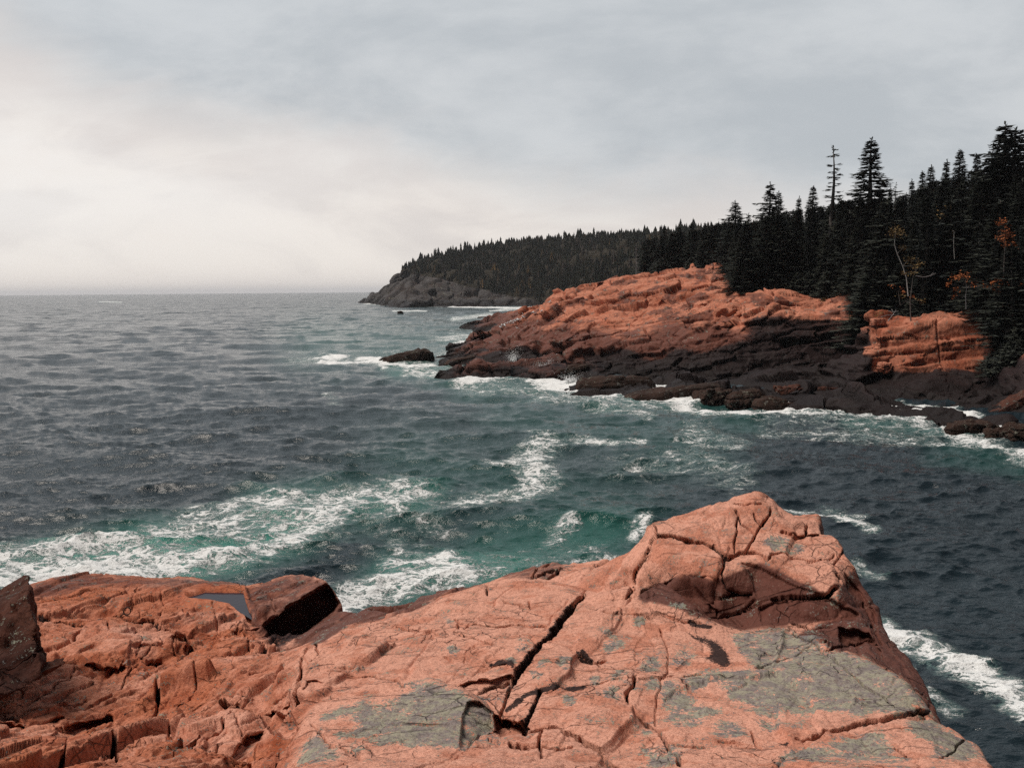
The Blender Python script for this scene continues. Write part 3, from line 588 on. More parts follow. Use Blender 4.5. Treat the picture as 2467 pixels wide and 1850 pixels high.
for rg, pts, w in [('B', [(1500, 1235), (1600, 1160), (1700, 1110), (1850, 1080), (1960, 1078)], 10), ('B', [(1700, 1110), (1680, 1200), (1640, 1300), (1610, 1390)], 8), ('B', [(1900, 560), (1800, 680), (1720, 770), (1660, 860), (1560, 1000)], 12),
                   ('C', [(540, 740), (640, 760)], 8), ('C', [(0, 885), (50, 915)], 6), ('C', [(960, 1322), (1030, 1330)], 6), ('B', [(1920, 860), (2010, 910)], 5), ('B', [(1400, 960), (1530, 960)], 8)]:
    D, m = dist_poly(Uj, Vj, tr(rg, pts), False, 50)
    stain_shade[m] = np.maximum(stain_shade[m], .85 * np.exp(-(D[m] / w) ** 2))
stain_shade = np.maximum(stain_shade, sst(dep, .05, .16) * .85)
stain_shade = np.maximum(stain_shade, .62 * np.exp(-(e / .018) ** 2) * msk * (.4 + .6 * left))
stain_shade = np.maximum(stain_shade, .62 * np.exp(-(eb / .03) ** 2) * sst(fbm(V * 1.7 + 9, 2, 61), -.05, .3) * (.2 + .8 * left))
soft_poly(wet, 'B', [(120, 800), (350, 790), (500, 680), (740, 634), (900, 610), (1130, 505), (1350, 440), (1290, 360), (1000, 480), (640, 500), (400, 560), (200, 700)], 9, .74)
soft_poly(wet, 'B', [(1280, 380), (1500, 398), (1640, 410), (1760, 420), (1900, 320), (1830, 250), (1600, 280)], 12, .6)
soft_poly(wet, 'A', [(1530, 300), (1650, 250), (1900, 200), (2140, 300), (2150, 470), (1740, 700), (1600, 560), (1540, 420)], 14, .66)
soft_poly(wet, 'A', [(-100, 400), (330, 250), (520, 215), (1250, 240), (1560, 280), (1500, 330), (1100, 345), (900, 320), (600, 300), (400, 360), (180, 440)], 26, .7)
soft_poly(wet, 'C', [(1040, 780), (1270, 720), (1270, 560), (1380, 430), (1500, 560), (1800, 1300), (1720, 1200), (1600, 1045), (1450, 970), (1260, 860)], 12, .8)
soft_poly(wet, 'C', [(280, 620), (300, 560), (560, 480), (640, 520), (900, 430), (1260, 610), (1300, 740), (900, 750), (800, 770)], 14, .95)  # shade under the peak block, painted in with the wet-rock tone
soft_poly(stain_shade, 'A', [(1640, 540), (1835, 375), (1900, 365), (2040, 290), (2090, 330), (2125, 400), (2100, 460), (1960, 560), (1860, 635), (1740, 675), (1690, 610)], 10, .62)  # shade on the ledge's end face, painted in black by this mask
lowz = sst(V[:, 2], 6.2, 3.5); wet = np.maximum(wet, lowz)
stain_shade = np.maximum(stain_shade, sst(V[:, 2], 3.5, 1.5))
tone = sst(U0, 600, 900) * .95 + .5 * fbm(V * .5, 3, 99)
keep = V[:, 2] > -1.5
Fc = grid_faces(NC, NR, keep)
V, Fc, at = compact(V, Fc, {'lichen': lich, 'stain_shade': stain_shade, 'wet': wet, 'tone': tone, 'veg': np.zeros(len(lich))})
fgU, fgV = proj(V); fgD = V[:, 1].copy(); FGV = V
o = link_mesh('ground', V, Fc, 4, M_FG, attrs=at); tag(o, 'pink granite ledge in the foreground cut by cracks and patched with grey lichen', kind='structure')
def pick(U_, V_, D_, VV, u, v, r=3.0):
    m = np.nonzero((np.abs(U_ - u) < r) & (np.abs(V_ - v) < r))[0]
    if len(m) == 0: return None
    k = m[np.argmin(D_[m])]
    m2 = m[D_[m] < D_[k] + .6]
    j = m2[np.argmin((U_[m2] - u) ** 2 + (V_[m2] - v) ** 2)]
    return VV[j].astype(float)

# ------------------------------------------------------------------ sea
def wave_tile(L, n, wind, seed, lo, hi, spread=2):
    rng = np.random.RandomState(seed)
    k1 = np.fft.fftfreq(n, d=L / n) * 2 * np.pi
    kx, ky = np.meshgrid(k1, k1, indexing='ij'); k = np.sqrt(kx ** 2 + ky ** 2); k[0, 0] = 1
    wx, wy = math.cos(R(wind)), math.sin(R(wind))
    dirf = np.abs((kx * wx + ky * wy) / k) ** spread + .03
    S = dirf * np.exp(-1 / (k * lo / 6.28) ** 2 * 1.2) / k ** 4 * np.exp(-(k * hi / 6.28) ** 2)
    S[0, 0] = 0
    A = np.sqrt(S) * (rng.randn(n, n) + 1j * rng.randn(n, n))
    h = np.fft.ifft2(A).real; s = 1 / h.std(); A = A * s
    h = np.fft.ifft2(A).real
    dx = np.fft.ifft2(1j * kx / k * A).real; dy = np.fft.ifft2(1j * ky / k * A).real
    jx = np.fft.ifft2(-kx * kx / k * A).real; jy = np.fft.ifft2(-ky * ky / k * A).real; jxy = np.fft.ifft2(-kx * ky / k * A).real
    return L, n, [a.astype(np.float32) for a in (h, dx, dy, jx, jy, jxy)]
def samp(tile, x, y, ang, chans):
    L, n, ch = tile; c, s_ = math.cos(R(ang)), math.sin(R(ang))
    a = ((x * c + y * s_) / L * n) % n; b = ((-x * s_ + y * c) / L * n) % n
    i = a.astype(np.int32) % n; j = b.astype(np.int32) % n; fa = (a - np.floor(a)).astype(np.float32); fb = (b - np.floor(b)).astype(np.float32)
    i2 = (i + 1) % n; j2 = (j + 1) % n; out = []
    for q in chans:
        m = ch[q]; out.append((m[i, j] * (1 - fb) + m[i, j2] * fb) * (1 - fa) + (m[i2, j] * (1 - fb) + m[i2, j2] * fb) * fa)
    return out
SC, SR = 1400, 1150
kk = np.concatenate([np.geomspace(.9, 60, 330)[:-1], np.linspace(60, 640, SR - 329)])[::-1]
yr = CAMZ * 852.0 / kk
tc_ = np.linspace(-.86, .86, SC)
SX = (tc_[:, None] * yr[None, :]).astype(np.float64); SY = np.repeat(yr[None, :], SC, 0)
x = SX.ravel(); y = SY.ravel(); dist = np.sqrt(x * x + y * y)
t1 = wave_tile(230, 512, 82, 3, 20, 1.6, 5); t2 = wave_tile(47, 640, 84, 5, 4.3, .25, 5); t3 = wave_tile(13.7, 384, 80, 8, 1.6, .12, 5)
P2 = np.stack([x, y, 0 * x], 1).astype(np.float32)
gust = .75 + .9 * (fbm(P2 * .012, 3, 201) + .15)
cove = sst(x / y, .12, .45) * sst(y, 150, 60)       # calmer water in the lee on the right
a1 = .27 * (1 - .45 * cove) * np.ones_like(x); a2 = .122 * gust * np.exp(-(dist / 600) ** 2) * (1 - .1 * cove); a3 = .030 * gust * np.exp(-(dist / 150) ** 2)
z = np.zeros_like(x); ddx = np.zeros_like(x); ddy = np.zeros_like(x); jac = np.zeros_like(x)
for tl, am, ang, ch in ((t1, a1, 0, .9), (t2, a2, 11, .85), (t3, a3, -7, .8)):
    h_, dx_, dy_, jx_, jy_, jxy_ = samp(tl, x, y, ang, range(6))
    c_, s_ = math.cos(R(ang)), math.sin(R(ang))
    z += am * h_; ddx += ch * am * (dx_ * c_ - dy_ * s_); ddy += ch * am * (dx_ * s_ + dy_ * c_); jac += am * ch * (jx_ + jy_)
SV = np.stack([x + ddx, y + ddy, z], 1).astype(np.float32)
flat = np.stack([x, y, 0 * x], 1).astype(np.float32)
su, sv = proj(flat)
foam = np.zeros(len(x), np.float32); green = np.zeros(len(x), np.float32)
wj = fbm(flat * np.array([.18, .18, 1], np.float32), 3, 211); wj2 = fbm(flat * np.array([.18, .18, 1], np.float32) + 40, 3, 221)
near = sst(dist, 400, 60)
suj = su + wj * 60 * near; svj = sv + wj2 * 26 * near
FR = 1.0
def foamline(arr, reg, pts, rad, val, vs=2.0):
    rad *= FR; q = tr(reg, pts); D, m = dist_poly(suj, svj, q, False, rad * 2.6 * vs, vs)
    if m is not None: arr[m] = np.maximum(arr[m], val * np.exp(-(D[m] / (rad * vs)) ** 2 * 1.1))
for a in [([(-60, 1230), (300, 1190), (600, 1140), (900, 1090)], 75, .30), ([(700, 1290), (1000, 1240), (1250, 1190)], 60, .28), ([(1000, 1100), (1150, 1040), (1200, 960)], 45, .26), ([(760, 1060), (900, 1120), (960, 1200)], 40, .26),
          ([(1000, 830), (1300, 870), (1700, 900), (2100, 940), (2250, 1000)], 30, .36), ([(650, 780), (1050, 760)], 28, .30), ([(900, 900), (1300, 930), (1700, 960)], 60, .14), ([(0, 1000), (700, 950)], 60, .08), ([(1300, 1000), (1900, 1150)], 90, .12)]:
    foamline(foam, 'D', *a)
FR = 1.3
for a in [([(-60, 1212), (150, 1195), (300, 1165), (430, 1120), (560, 1098), (700, 1078), (830, 1058), (890, 1085)], 24, .62), ([(-60, 1240), (150, 1222), (350, 1210), (500, 1195), (600, 1165), (700, 1120), (740, 1090)], 24, .72),
          ([(-60, 1275), (60, 1262), (180, 1235), (330, 1232)], 20, .95), ([(300, 1170), (420, 1140), (520, 1150), (640, 1115)], 18, .55), ([(740, 1305), (800, 1280), (900, 1255), (1000, 1240), (960, 1205), (880, 1215)], 24, .74), ([(735, 1320), (770, 1300)], 14, 1.0),
          ([(850, 1150), (900, 1190), (980, 1190)], 16, .38), ([(1040, 1082), (1130, 1062), (1180, 1015), (1160, 970), (1100, 1000)], 20, .62), ([(1240, 968), (1380, 955)], 8, .55), ([(1000, 1100), (1080, 1085)], 10, .5),
          ([(1170, 1172), (1235, 1140)], 12, .42), ([(1240, 1212), (1370, 1197)], 8, .55), ([(1375, 1160), (1395, 1135)], 10, .66), ([(820, 1080), (880, 1100)], 14, .6),
          ([(990, 820), (1100, 808), (1180, 800)], 11, 1.15), ([(1170, 812), (1240, 838), (1300, 856)], 16, 1.0), ([(1250, 845), (1340, 856), (1420, 864), (1500, 878), (1600, 890), (1660, 893)], 9, .95), ([(1400, 838), (1500, 830)], 6, 1.2),
          ([(1520, 885), (1560, 888)], 5, 1.1), ([(1650, 868), (1750, 868)], 7, 1.1), ([(1640, 888), (1750, 880), (1900, 884), (2020, 892), (2080, 908)], 11, 1.05), ([(1700, 900), (1850, 900), (2000, 910)], 14, .62), ([(2110, 925), (2230, 940)], 6, 1.2),
          ([(2040, 930), (2120, 955), (2212, 985), (2280, 1010)], 12, .78), ([(2150, 960), (2230, 975)], 8, .8), ([(1330, 880), (1400, 905)], 8, .5), ([(1500, 895), (1600, 905)], 8, .5),
          ([(690, 780), (820, 777)], 5, 1.15), ([(820, 789), (930, 787)], 4, 1.1), ([(880, 800), (970, 805)], 9, .55), ([(660, 775), (1000, 790)], 12, .35),
          ([(1060, 700), (1040, 730), (1000, 755), (985, 770)], 11, .85), ([(1050, 720), (940, 735)], 7, .55), ([(1060, 680), (980, 690)], 5, .6), ([(1055, 740), (1030, 760)], 8, 1.0), ([(1130, 783), (1170, 777)], 4, 1.2),
          ([(785, 655), (840, 660), (930, 662), (1100, 665)], 1.8, .9), ([(1090, 666), (1190, 663)], 2.2, 1.0), ([(850, 672), (920, 672)], 1.6, .8), ([(215, 652), (262, 653)], 1.2, .62), ([(1060, 672), (1130, 668)], 2, .7),
          ([(700, 860), (730, 850)], 8, .32), ([(1320, 1010), (1500, 1000), (1600, 1040)], 26, .3), ([(1500, 930), (1600, 960)], 20, .36), ([(1650, 930), (1900, 945), (2100, 960)], 22, .33)]:
    foamline(foam, 'D', *a)
for a in [([(1490, 755), (1570, 815), (1700, 850), (1850, 925), (1950, 965), (2100, 1050), (2230, 1190)], 22, .86), ([(1900, 940), (2000, 985), (2200, 1040)], 14, .7), ([(2050, 1030), (2160, 1110)], 22, .5), ([(950, 178), (1150, 180), (1300, 215), (1480, 265)], 10, .66),
          ([(1370, 450), (1420, 480), (1500, 500)], 16, .42), ([(1250, 150), (1400, 200)], 14, .35), ([(1700, 1100), (1850, 1160)], 14, .4), ([(1560, 900), (1650, 960)], 10, .3)]:
    foamline(foam, 'C', *a)
for a in [([(150, 1200), (330, 1170), (480, 1185), (620, 1130)], 42, 1.0), ([(330, 1200), (420, 1210)], 30, 1.0), ([(600, 1100), (900, 1080)], 45, .55), ([(-50, 1240), (200, 1230)], 40, .6), ([(1050, 1200), (1200, 1180), (1300, 1150)], 60, .42),
          ([(1850, 925), (2000, 930)], 14, .25), ([(1000, 830), (1400, 870), (1600, 900)], 30, .3), ([(2050, 970), (2212, 1010)], 25, .2), ([(850, 800), (1000, 810)], 25, .5), ([(900, 1240), (1100, 1220)], 50, .7),
          ([(1100, 900), (1500, 960)], 60, .2), ([(900, 1000), (1300, 1100)], 90, .2), ([(700, 740), (1050, 740)], 60, .3)]:
    foamline(green, 'D', a[0], a[1], a[2], 1.6)
# surf that washes off every shore: foam where the sea bed of the rock meets the surface
crest = sst(-jac, 1.05, 1.9) * sst(dist, 1500, 200)
wc = sst(fbm(P2 * np.array([.02, .035, 1], np.float32), 3, 231), .12, .4)
foam = np.maximum(foam, crest * wc * .22)
foam = np.clip(foam + .25 * foam * sst(z, -.1, .5), 0, 1.2)
z_foam = foam * (.12 + .25 * fbm(flat * .9, 3, 241)) * near
SV[:, 2] += z_foam
M_SEA, t, b = base_mat('sea_water'); p = pos(t)
fo = t.attr('foam'); gr_ = t.attr('green'); far_ = t.attr('far')
mp = t.new('ShaderNodeMapping'); mp.inputs['Rotation'].default_value = (0, 0, R(-12)); mp.inputs['Scale'].default_value = (.55, 1, .3); t.l.new(p, mp.inputs[0]); q = mp.outputs[0]
wn = t.new('ShaderNodeTexNoise', inp={'Vector': q, 'Scale': 0.9, 'Detail': 5.0, 'Roughness': .6})
sc_ = t.new('ShaderNodeVectorMath', operation='SCALE', inp={0: wn.outputs['Color'], 'Scale': 2.2})
qw = t.vmath('ADD', q, sc_.outputs[0])
def lace(sc, w):
    vv = t.new('ShaderNodeTexVoronoi', feature='DISTANCE_TO_EDGE'); vv.inputs['Scale'].default_value = sc; t.l.new(qw, vv.inputs['Vector'])
    return t.ss(vv.outputs['Distance'], w, 0.0)
la = t.math('MAXIMUM', lace(1.1, .16), t.math('MULTIPLY', lace(2.9, .2), .8))
fn = t.noise(qw, 1.3, 6, .7); ff = t.noise(q, 9.0, 4, .7)
v = t.math('ADD', t.math('MULTIPLY', fo, 1.0), t.math('MULTIPLY', t.math('MULTIPLY', la, .50), t.ss(fo, .02, .30)))
v = t.math('ADD', v, t.math('MULTIPLY', t.math('SUBTRACT', fn, .5), 2.0)); v = t.math('ADD', v, t.math('MULTIPLY', t.math('SUBTRACT', ff, .5), .8))
fm = t.math('MULTIPLY', t.ss(v, .62, 1.05), t.ss(fo, .03, .16))
milk = t.math('MULTIPLY', t.ss(v, .25, .95), t.ss(fo, .05, .5))
deep = t.mix(t.noise(p, .03, 3, .6), (0.011, 0.018, 0.024), (0.013, 0.026, 0.034))
c = t.mix(gr_, deep, (0.035, 0.185, 0.145)); c = t.mix(t.math('MULTIPLY', milk, .68), c, (0.20, 0.34, 0.32))
c = t.mix(fm, c, (0.80, 0.82, 0.82)); t.l.new(c, b.inputs['Base Color'])
rg = t.math('ADD', t.math('ADD', .10, t.math('MULTIPLY', far_, .09)), t.math('MULTIPLY', fm, .6), clamp=True); t.l.new(rg, b.inputs['Roughness'])
b.inputs['IOR'].default_value = 1.333
rip = t.new('ShaderNodeMapping'); rip.inputs['Rotation'].default_value = (0, 0, R(-8)); rip.inputs['Scale'].default_value = (.42, 1, 1); t.l.new(p, rip.inputs[0])
hb3 = t.noise(p, 5.5, 4, .65)
hh = t.math('ADD', t.math('MULTIPLY', t.noise(rip.outputs[0], 1.6, 5, .65), .16), t.math('MULTIPLY', hb3, .014))
for sc_b, hb_amp in ((.30, 1.2), (.075, 4.2), (.02, 13.0)):
    hh = t.math('ADD', hh, t.math('MULTIPLY', t.math('MULTIPLY', t.noise(rip.outputs[0], sc_b, 3, .6), far_), hb_amp))
hh = t.math('ADD', hh, t.math('MULTIPLY', fm, t.math('ADD', .02, t.math('MULTIPLY', ff, .10))))
bp = t.new('ShaderNodeBump', inp={'Strength': 1.0, 'Distance': 1.0, 'Height': hh}); t.l.new(bp.outputs[0], b.inputs['Normal'])
farA = sst(np.log(dist), math.log(90), math.log(1500)).astype(np.float32)
fcs = grid_faces(SC, SR)
sea = link_mesh('sea', SV, fcs, 4, M_SEA, attrs={'foam': foam, 'green': green, 'far': farA})
tag(sea, 'grey green choppy sea streaked with white foam', kind='structure')

# ------------------------------------------------------------------ headland across the cove
def GP(u, d, z):
    r = ray(u, 700); return np.array([r[0] / r[1] * d, d, z])
hp = []
add(hp, 'E', [(60, 985, 0, -.2), (180, 988, 0, -.2), (300, 978, 0, -.2), (400, 948, 0, -.2), (560, 928, 0, -.2), (700, 938, 0, -.2), (200, 935, 0, .9), (330, 900, 0, 1.7), (560, 885, 0, 1.9), (720, 870, 0, 1.6),
    (118, 885, 0, -.2), (180, 845, 0, -.2), (380, 762, 0, -.2), (430, 715, 0, -.2), (300, 825, 0, 1.2), (420, 780, 0, 1.6), (600, 850, 0, 1.2),
    (440, 640, 200), (440, 735, 0, .6), (470, 700, 196), (500, 600, 200), (600, 550, 203), (660, 500, 208), (760, 490, 208), (560, 640, 190), (700, 600, 186), (640, 700, 176), (600, 780, 165), (700, 830, 156),
    (395, 600, 0, -.2), (395, 560, 316), (500, 500, 326), (660, 468, 310), (740, 445, 360), (850, 430, 228), (930, 350, 226), (1000, 322, 225), (1150, 290, 221), (1320, 275, 220), (1400, 270, 218),
    (1500, 225, 215), (1650, 200, 212), (1850, 185, 210), (2010, 165, 206), (2120, 175, 203), (870, 480, 196), (980, 470, 184), (1060, 390, 200), (1090, 370, 195), (1200, 350, 196), (1200, 460, 181), (1420, 440, 176),
    (1500, 330, 188), (1400, 310, 198), (1680, 300, 188), (1900, 260, 190), (2100, 230, 192), (1900, 330, 178), (1700, 440, 171), (2050, 330, 176), (1640, 450, 168), (1850, 370, 172),
    (780, 500, 190), (980, 490, 178), (1150, 520, 168), (1350, 460, 170), (1900, 440, 162), (2200, 430, 160), (2100, 480, 158), (1700, 520, 160), (1450, 480, 166),
    (1110, 600, 160), (1110, 710, 153), (980, 630, 165), (780, 640, 172), (1300, 742, 149.5), (1500, 735, 148), (1830, 690, 146), (2200, 620, 144), (1500, 640, 155), (1830, 600, 151), (2100, 560, 150),
    (780, 835, 148), (900, 790, 148), (1000, 770, 148.5), (1400, 770, 145), (1800, 730, 142.5), (2200, 660, 140.5), (1000, 870, 143), (1250, 850, 141.5), (1700, 850, 139),
    (800, 905, 0, .4), (1100, 965, 0, .4), (1600, 1005, 0, .4), (2200, 1050, 0, .4), (960, 1000, 0, -1.8), (1600, 1090, 0, -1.8), (2200, 1120, 0, -1.8), (700, 990, 0, -2), (200, 1050, 0, -2), (0, 1000, 0, -2)])
add(hp, 'F', [(0, 620, 140), (330, 605, 138), (450, 640, 136.6), (480, 690, 134.8), (0, 700, 138), (0, 780, 135.5), (300, 740, 135.5), (480, 790, 133), (0, 1005, 0, .5), (500, 985, 0, .6), (820, 1035, 0, .5), (1150, 1080, 0, .7), (1400, 1085, 0, .7), (1650, 1095, 0, .7),
    (1800, 1150, 0, .3), (1900, 1200, 0, .2), (2212, 1245, 0, .2), (700, 1130, 0, -2), (1500, 1180, 0, -2), (1800, 1260, 0, -2), (2212, 1340, 0, -2), (2600, 1300, 0, .2), (2600, 1420, 0, -2),
    (80, 490, 145), (80, 545, 142.5), (210, 560, 141), (330, 480, 143), (330, 560, 140.5), (500, 462, 142), (515, 490, 140.6), (660, 470, 141), (860, 455, 139.4), (0, 390, 154), (290, 430, 148), (420, 360, 154), (520, 325, 158), (700, 320, 158),
    (850, 340, 154), (600, 430, 146), (200, 380, 158), (150, 215, 182), (120, 280, 174), (0, 330, 166), (1000, 445, 138.6), (1110, 440, 138), (1145, 470, 136.5), (520, 880, 131.5), (860, 895, 129.5), (560, 640, 137.5), (860, 700, 135),
    (1100, 700, 134), (1130, 600, 134), (1120, 850, 127), (980, 830, 126.5), (1160, 812, 124.5), (700, 985, 112), (1000, 960, 113), (1050, 850, 125.2),
    (1150, 482, 121.6), (1245, 482, 121.4), (1230, 556, 119.6), (1205, 600, 118.8), (1300, 545, 118.6), (1600, 515, 116.6), (1930, 520, 114.8), (1190, 655, 118), (1250, 735, 117.6), (1500, 720, 115.9), (1800, 740, 113.9), (1925, 700, 113.7),
    (1145, 700, 120.5), (1155, 780, 119.8), (1260, 860, 116), (1630, 840, 113.8), (1850, 850, 112.3), (1300, 920, 113.6), (1880, 965, 107.5), (1500, 1000, 106), (1200, 1000, 108), (1750, 1040, 102), (1350, 1060, 104), (1250, 465, 124), (1600, 490, 121), (1930, 495, 119),
    (1150, 470, 124), (1955, 600, 118), (1965, 900, 112), (2050, 700, 112), (2100, 800, 106), (2212, 760, 102), (2212, 900, 99), (2200, 1000, 97), (1950, 1130, 102), (2050, 1050, 100), (2180, 1020, 97), (2100, 1180, 96, 1.0), (2000, 500, 119), (2212, 560, 112),
    (2600, 500, 110), (2600, 900, 94)])
hp += [GP(*q) for q in [(1480, 260, 13), (1600, 240, 16), (1750, 200, 18), (1750, 300, 21), (1750, 480, 24), (1850, 168, 14.5), (1900, 185, 18), (1900, 240, 24), (1900, 480, 30), (2050, 148, 13), (2100, 170, 19), (2100, 210, 25), (2100, 280, 31), (2100, 480, 36),
    (2300, 140, 14.5), (2300, 175, 23), (2300, 240, 32), (2300, 480, 42), (2467, 126, 12.5), (2467, 150, 19), (2467, 200, 29), (2467, 300, 40), (2467, 480, 48), (2800, 110, 12), (2800, 150, 25), (2800, 300, 45), (2800, 480, 50), (2800, 60, -3), (2500, 75, -3), (2000, 90, -3),
    (1100, 120, -3), (1000, 200, -3), (1080, 330, -3), (1150, 420, -3), (1250, 275, 4), (1300, 330, 1), (1400, 300, 8), (1400, 480, 6), (1500, 480, 14), (1180, 480, -3), (1620, 480, 18)]]
tin_h = Tin(hp)
HC, HR = 1150, 1050
G = terrain_grid(tin_h, -.09, .78, 78, 470, HC, HR, nf=3200, bl=2, bc=1)
N = normals(G).reshape(-1, 3); V = G.reshape(-1, 3).copy()
if N[:, 2].mean() < 0: N = -N
U0, V0 = proj(V)
# bedding: beds rise gently to the right, split by upright joints
ca, sa = math.cos(R(9)), math.sin(R(9))
B = np.stack([V[:, 0] * ca + V[:, 2] * sa, V[:, 1], V[:, 2] * ca - V[:, 0] * sa], 1).astype(np.float32)
B += .6 * np.stack([fbm(V * .22, 3, 301), fbm(V * .22, 3, 311), .8 * fbm(V * .22, 3, 321)], 1)
F1, F2, hr, ox = vor(B * np.array([.10, .15, .40], np.float32) + .3, 33, jit=.7); e = F2 - F1
F1b, F2b, hb_, oxb = vor(B * np.array([.30, .42, 1.0], np.float32) + 2.2, 37, jit=.8); eb = F2b - F1b
push = N * np.array([1.0, 1.2, .35], np.float32); push /= np.linalg.norm(push, axis=1, keepdims=True)
amp = 1.0 - .45 * sst(U0, 2050, 2120)
d = ((hr[:, 0] - .35) * 2.6 + ((ox * (hr - .5)).sum(1)) * 1.8) * sst(e, 0, .045) - .5 * np.exp(-(e / .03) ** 2)
d2 = ((hb_[:, 0] - .4) * .8 + ((oxb * (hb_ - .5)).sum(1)) * .7) * sst(eb, 0, .07) - .15 * np.exp(-(eb / .05) ** 2)
bz = B[:, 2] / 2.7 + .35 * fbm(V * np.array([.05, .05, .05], np.float32), 2, 347); fr = bz - np.floor(bz); rb = vnoise(np.stack([B[:, 0] / 9 + np.floor(bz) * 3.7, B[:, 1] / 14, np.floor(bz) * 5.3], 1).astype(np.float32), 5) + .5
saw = (fr * 1.9 - .3) * sst(fr, 0, .05) * (1 - sst(fr, .93, 1.0))
d = d * amp * .7 + d2 * amp * .55 + saw * amp * (.2 + 1.5 * rb) + .2 * fbm(V * .35, 4, 341) + .9 * facet(B * np.array([.16, .2, .33], np.float32), 343) + .25 * facet(B * np.array([.6, .7, 1.1], np.float32), 344) + .6 + .08 * fbm(V * 1.6, 4, 351)
veg = np.zeros(len(V), np.float32)
tl_u = np.array([1000, 1500, 1745, 1755, 1790, 1860, 2000, 2070, 2100, 2370, 2398, 2430, 3000.]); tl_d = np.array([400, 222, 205, 183, 160, 162, 156, 143, 127, 122, 112, 104, 101.])
tl = np.interp(U0, tl_u, tl_d); veg = sst(V[:, 1] - tl, -1.5, 2.5)
d = np.clip(d, -1.6, 2.3) * (1 - .7 * veg)
V += push * d[:, None]
for rg, pts, w, dp in [('F', [(1240, 620), (1280, 615), (1300, 620)], 3, 1.0), ('F', [(1250, 735), (1500, 718), (1830, 690)], 1.6, .5), ('F', [(1600, 520), (1620, 700), (1640, 840)], 1.6, .7), ('F', [(1210, 625), (1600, 620), (1900, 640)], 1.2, .4),
                       ('E', [(1000, 330), (980, 470)], 3, .8), ('E', [(1110, 720), (1180, 600), (1450, 480), (1640, 460)], 3, .8), ('E', [(1140, 290), (1040, 420)], 2, .6), ('E', [(460, 650), (700, 700), (1000, 620)], 2, .6)]:
    D, m = dist_poly(U0, V0, tr(rg, pts), False, w * 4)
    if m is not None: V[m] -= N[m] * (np.exp(-(D[m] / w) ** 2) * dp)[:, None]
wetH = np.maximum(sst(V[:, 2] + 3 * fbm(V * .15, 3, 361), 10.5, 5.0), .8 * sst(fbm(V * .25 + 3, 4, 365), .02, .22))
zl = V[:, 2] + 4 * fbm(V * .12, 3, 371) - 3.2 * sst(U0, 1350, 1900); stShadeH = sst(zl, 3.4, 1.0) * .78
stShadeH = np.maximum(stShadeH, .75 * sst(V0, 690, 730) * sst(U0, 1760, 1830) * sst(U0, 2100, 2085) * sst(V0, 760, 775))  # shade on the tall cliff face, painted in as black
bm_ = sst(U0, 2088, 2104) * sst(U0, 2376, 2362) * sst(V0, 905, 885); stShadeH *= (1 - bm_); wetH = wetH * (1 - .75 * bm_) * .8
toneH = .5 + fbm(V * .08, 3, 381)
keep = V[:, 2] > -1.5
Fc = grid_faces(HC, HR, keep)
V, Fc, at = compact(V, Fc, {'lichen': np.zeros(len(V)), 'stain_shade': stShadeH, 'wet': wetH, 'tone': toneH, 'veg': veg})
hU, hV = proj(V); hD = V[:, 1].copy(); HV = V
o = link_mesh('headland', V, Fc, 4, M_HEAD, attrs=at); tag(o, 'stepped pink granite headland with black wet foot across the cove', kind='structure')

# ------------------------------------------------------------------ far wooded headland
qp = []
add(qp, 'D', [(785, 650, 0, -1), (800, 653, 0, -1), (830, 657, 0, -1), (870, 660, 0, -1), (930, 661, 0, -1), (1000, 662, 0, -1), (1090, 664, 0, -1), (1180, 662, 0, -1), (1240, 660, 0, -1), (1320, 668, 0, -1), (1420, 690, 0, -1), (1600, 700, 0, -1),
    (790, 645, 1250), (805, 640, 1120), (820, 632, 1010), (835, 624, 960), (850, 612, 912), (863, 607, 890), (875, 609, 862), (890, 606, 846), (910, 604, 834), (935, 605, 822), (960, 603, 813), (980, 607, 806), (1000, 608, 801), (845, 628, 935), (1010, 640, 785), (1050, 630, 800), (1100, 640, 780), (1180, 650, 775),
    (853, 603, 950), (856, 588, 975), (870, 583, 985), (900, 590, 900), (885, 572, 1050), (905, 562, 1080), (940, 557, 1080), (1000, 545, 1080), (1060, 534, 1080), (1120, 528, 1060), (1200, 521, 1020), (1300, 515, 950), (1400, 511, 850), (1500, 503, 780), (1750, 495, 700),
    (950, 580, 940), (1100, 590, 880), (1300, 580, 720), (1400, 600, 560), (1500, 600, 520), (1750, 590, 500), (1200, 620, 800), (1000, 590, 880), (1200, 570, 880)])
for q in [(785, 1450), (870, 1200), (905, 1300), (1060, 1350), (1300, 1300), (1500, 1200), (1750, 1200)]: qp.append(GP(q[0] * 1.1153, q[1], -3 if q[0] < 900 else 10))
qp += [GP(*q) for q in [(850, 1100, -3), (860, 1700, -3), (960, 700, -3), (1250, 600, -3), (1500, 420, -3), (2000, 420, -3), (2000, 1700, -3)]]
silh(qp, 'D', [(787, 648, 1270), (805, 641, 1120), (820, 634, 1010), (835, 627, 960), (850, 614, 925), (853, 603, 950), (856, 586, 975), (868, 581, 1010)], off=(-4, 60), drop=60)
tin_q = Tin(qp)
G = terrain_grid(tin_q, -.2, .36, 430, 1600, 620, 420, nf=2000, bl=4, bc=1)
N = normals(G).reshape(-1, 3); V = G.reshape(-1, 3).copy()
if N[:, 2].mean() < 0: N = -N
F1, F2, hr, ox = vor(V * np.array([.075, .05, .022], np.float32), 43, jit=.8)
V += N * ((hr[:, 0] - .5) * 7 + 3 * (ox * (hr - .5)).sum(1) - 2.5 * np.exp(-((F2 - F1) / .09) ** 2) + 4 * fbm(V * .05, 4, 401))[:, None] * sst(V[:, 2], -2, 3)[:, None]
U0, V0 = proj(V)
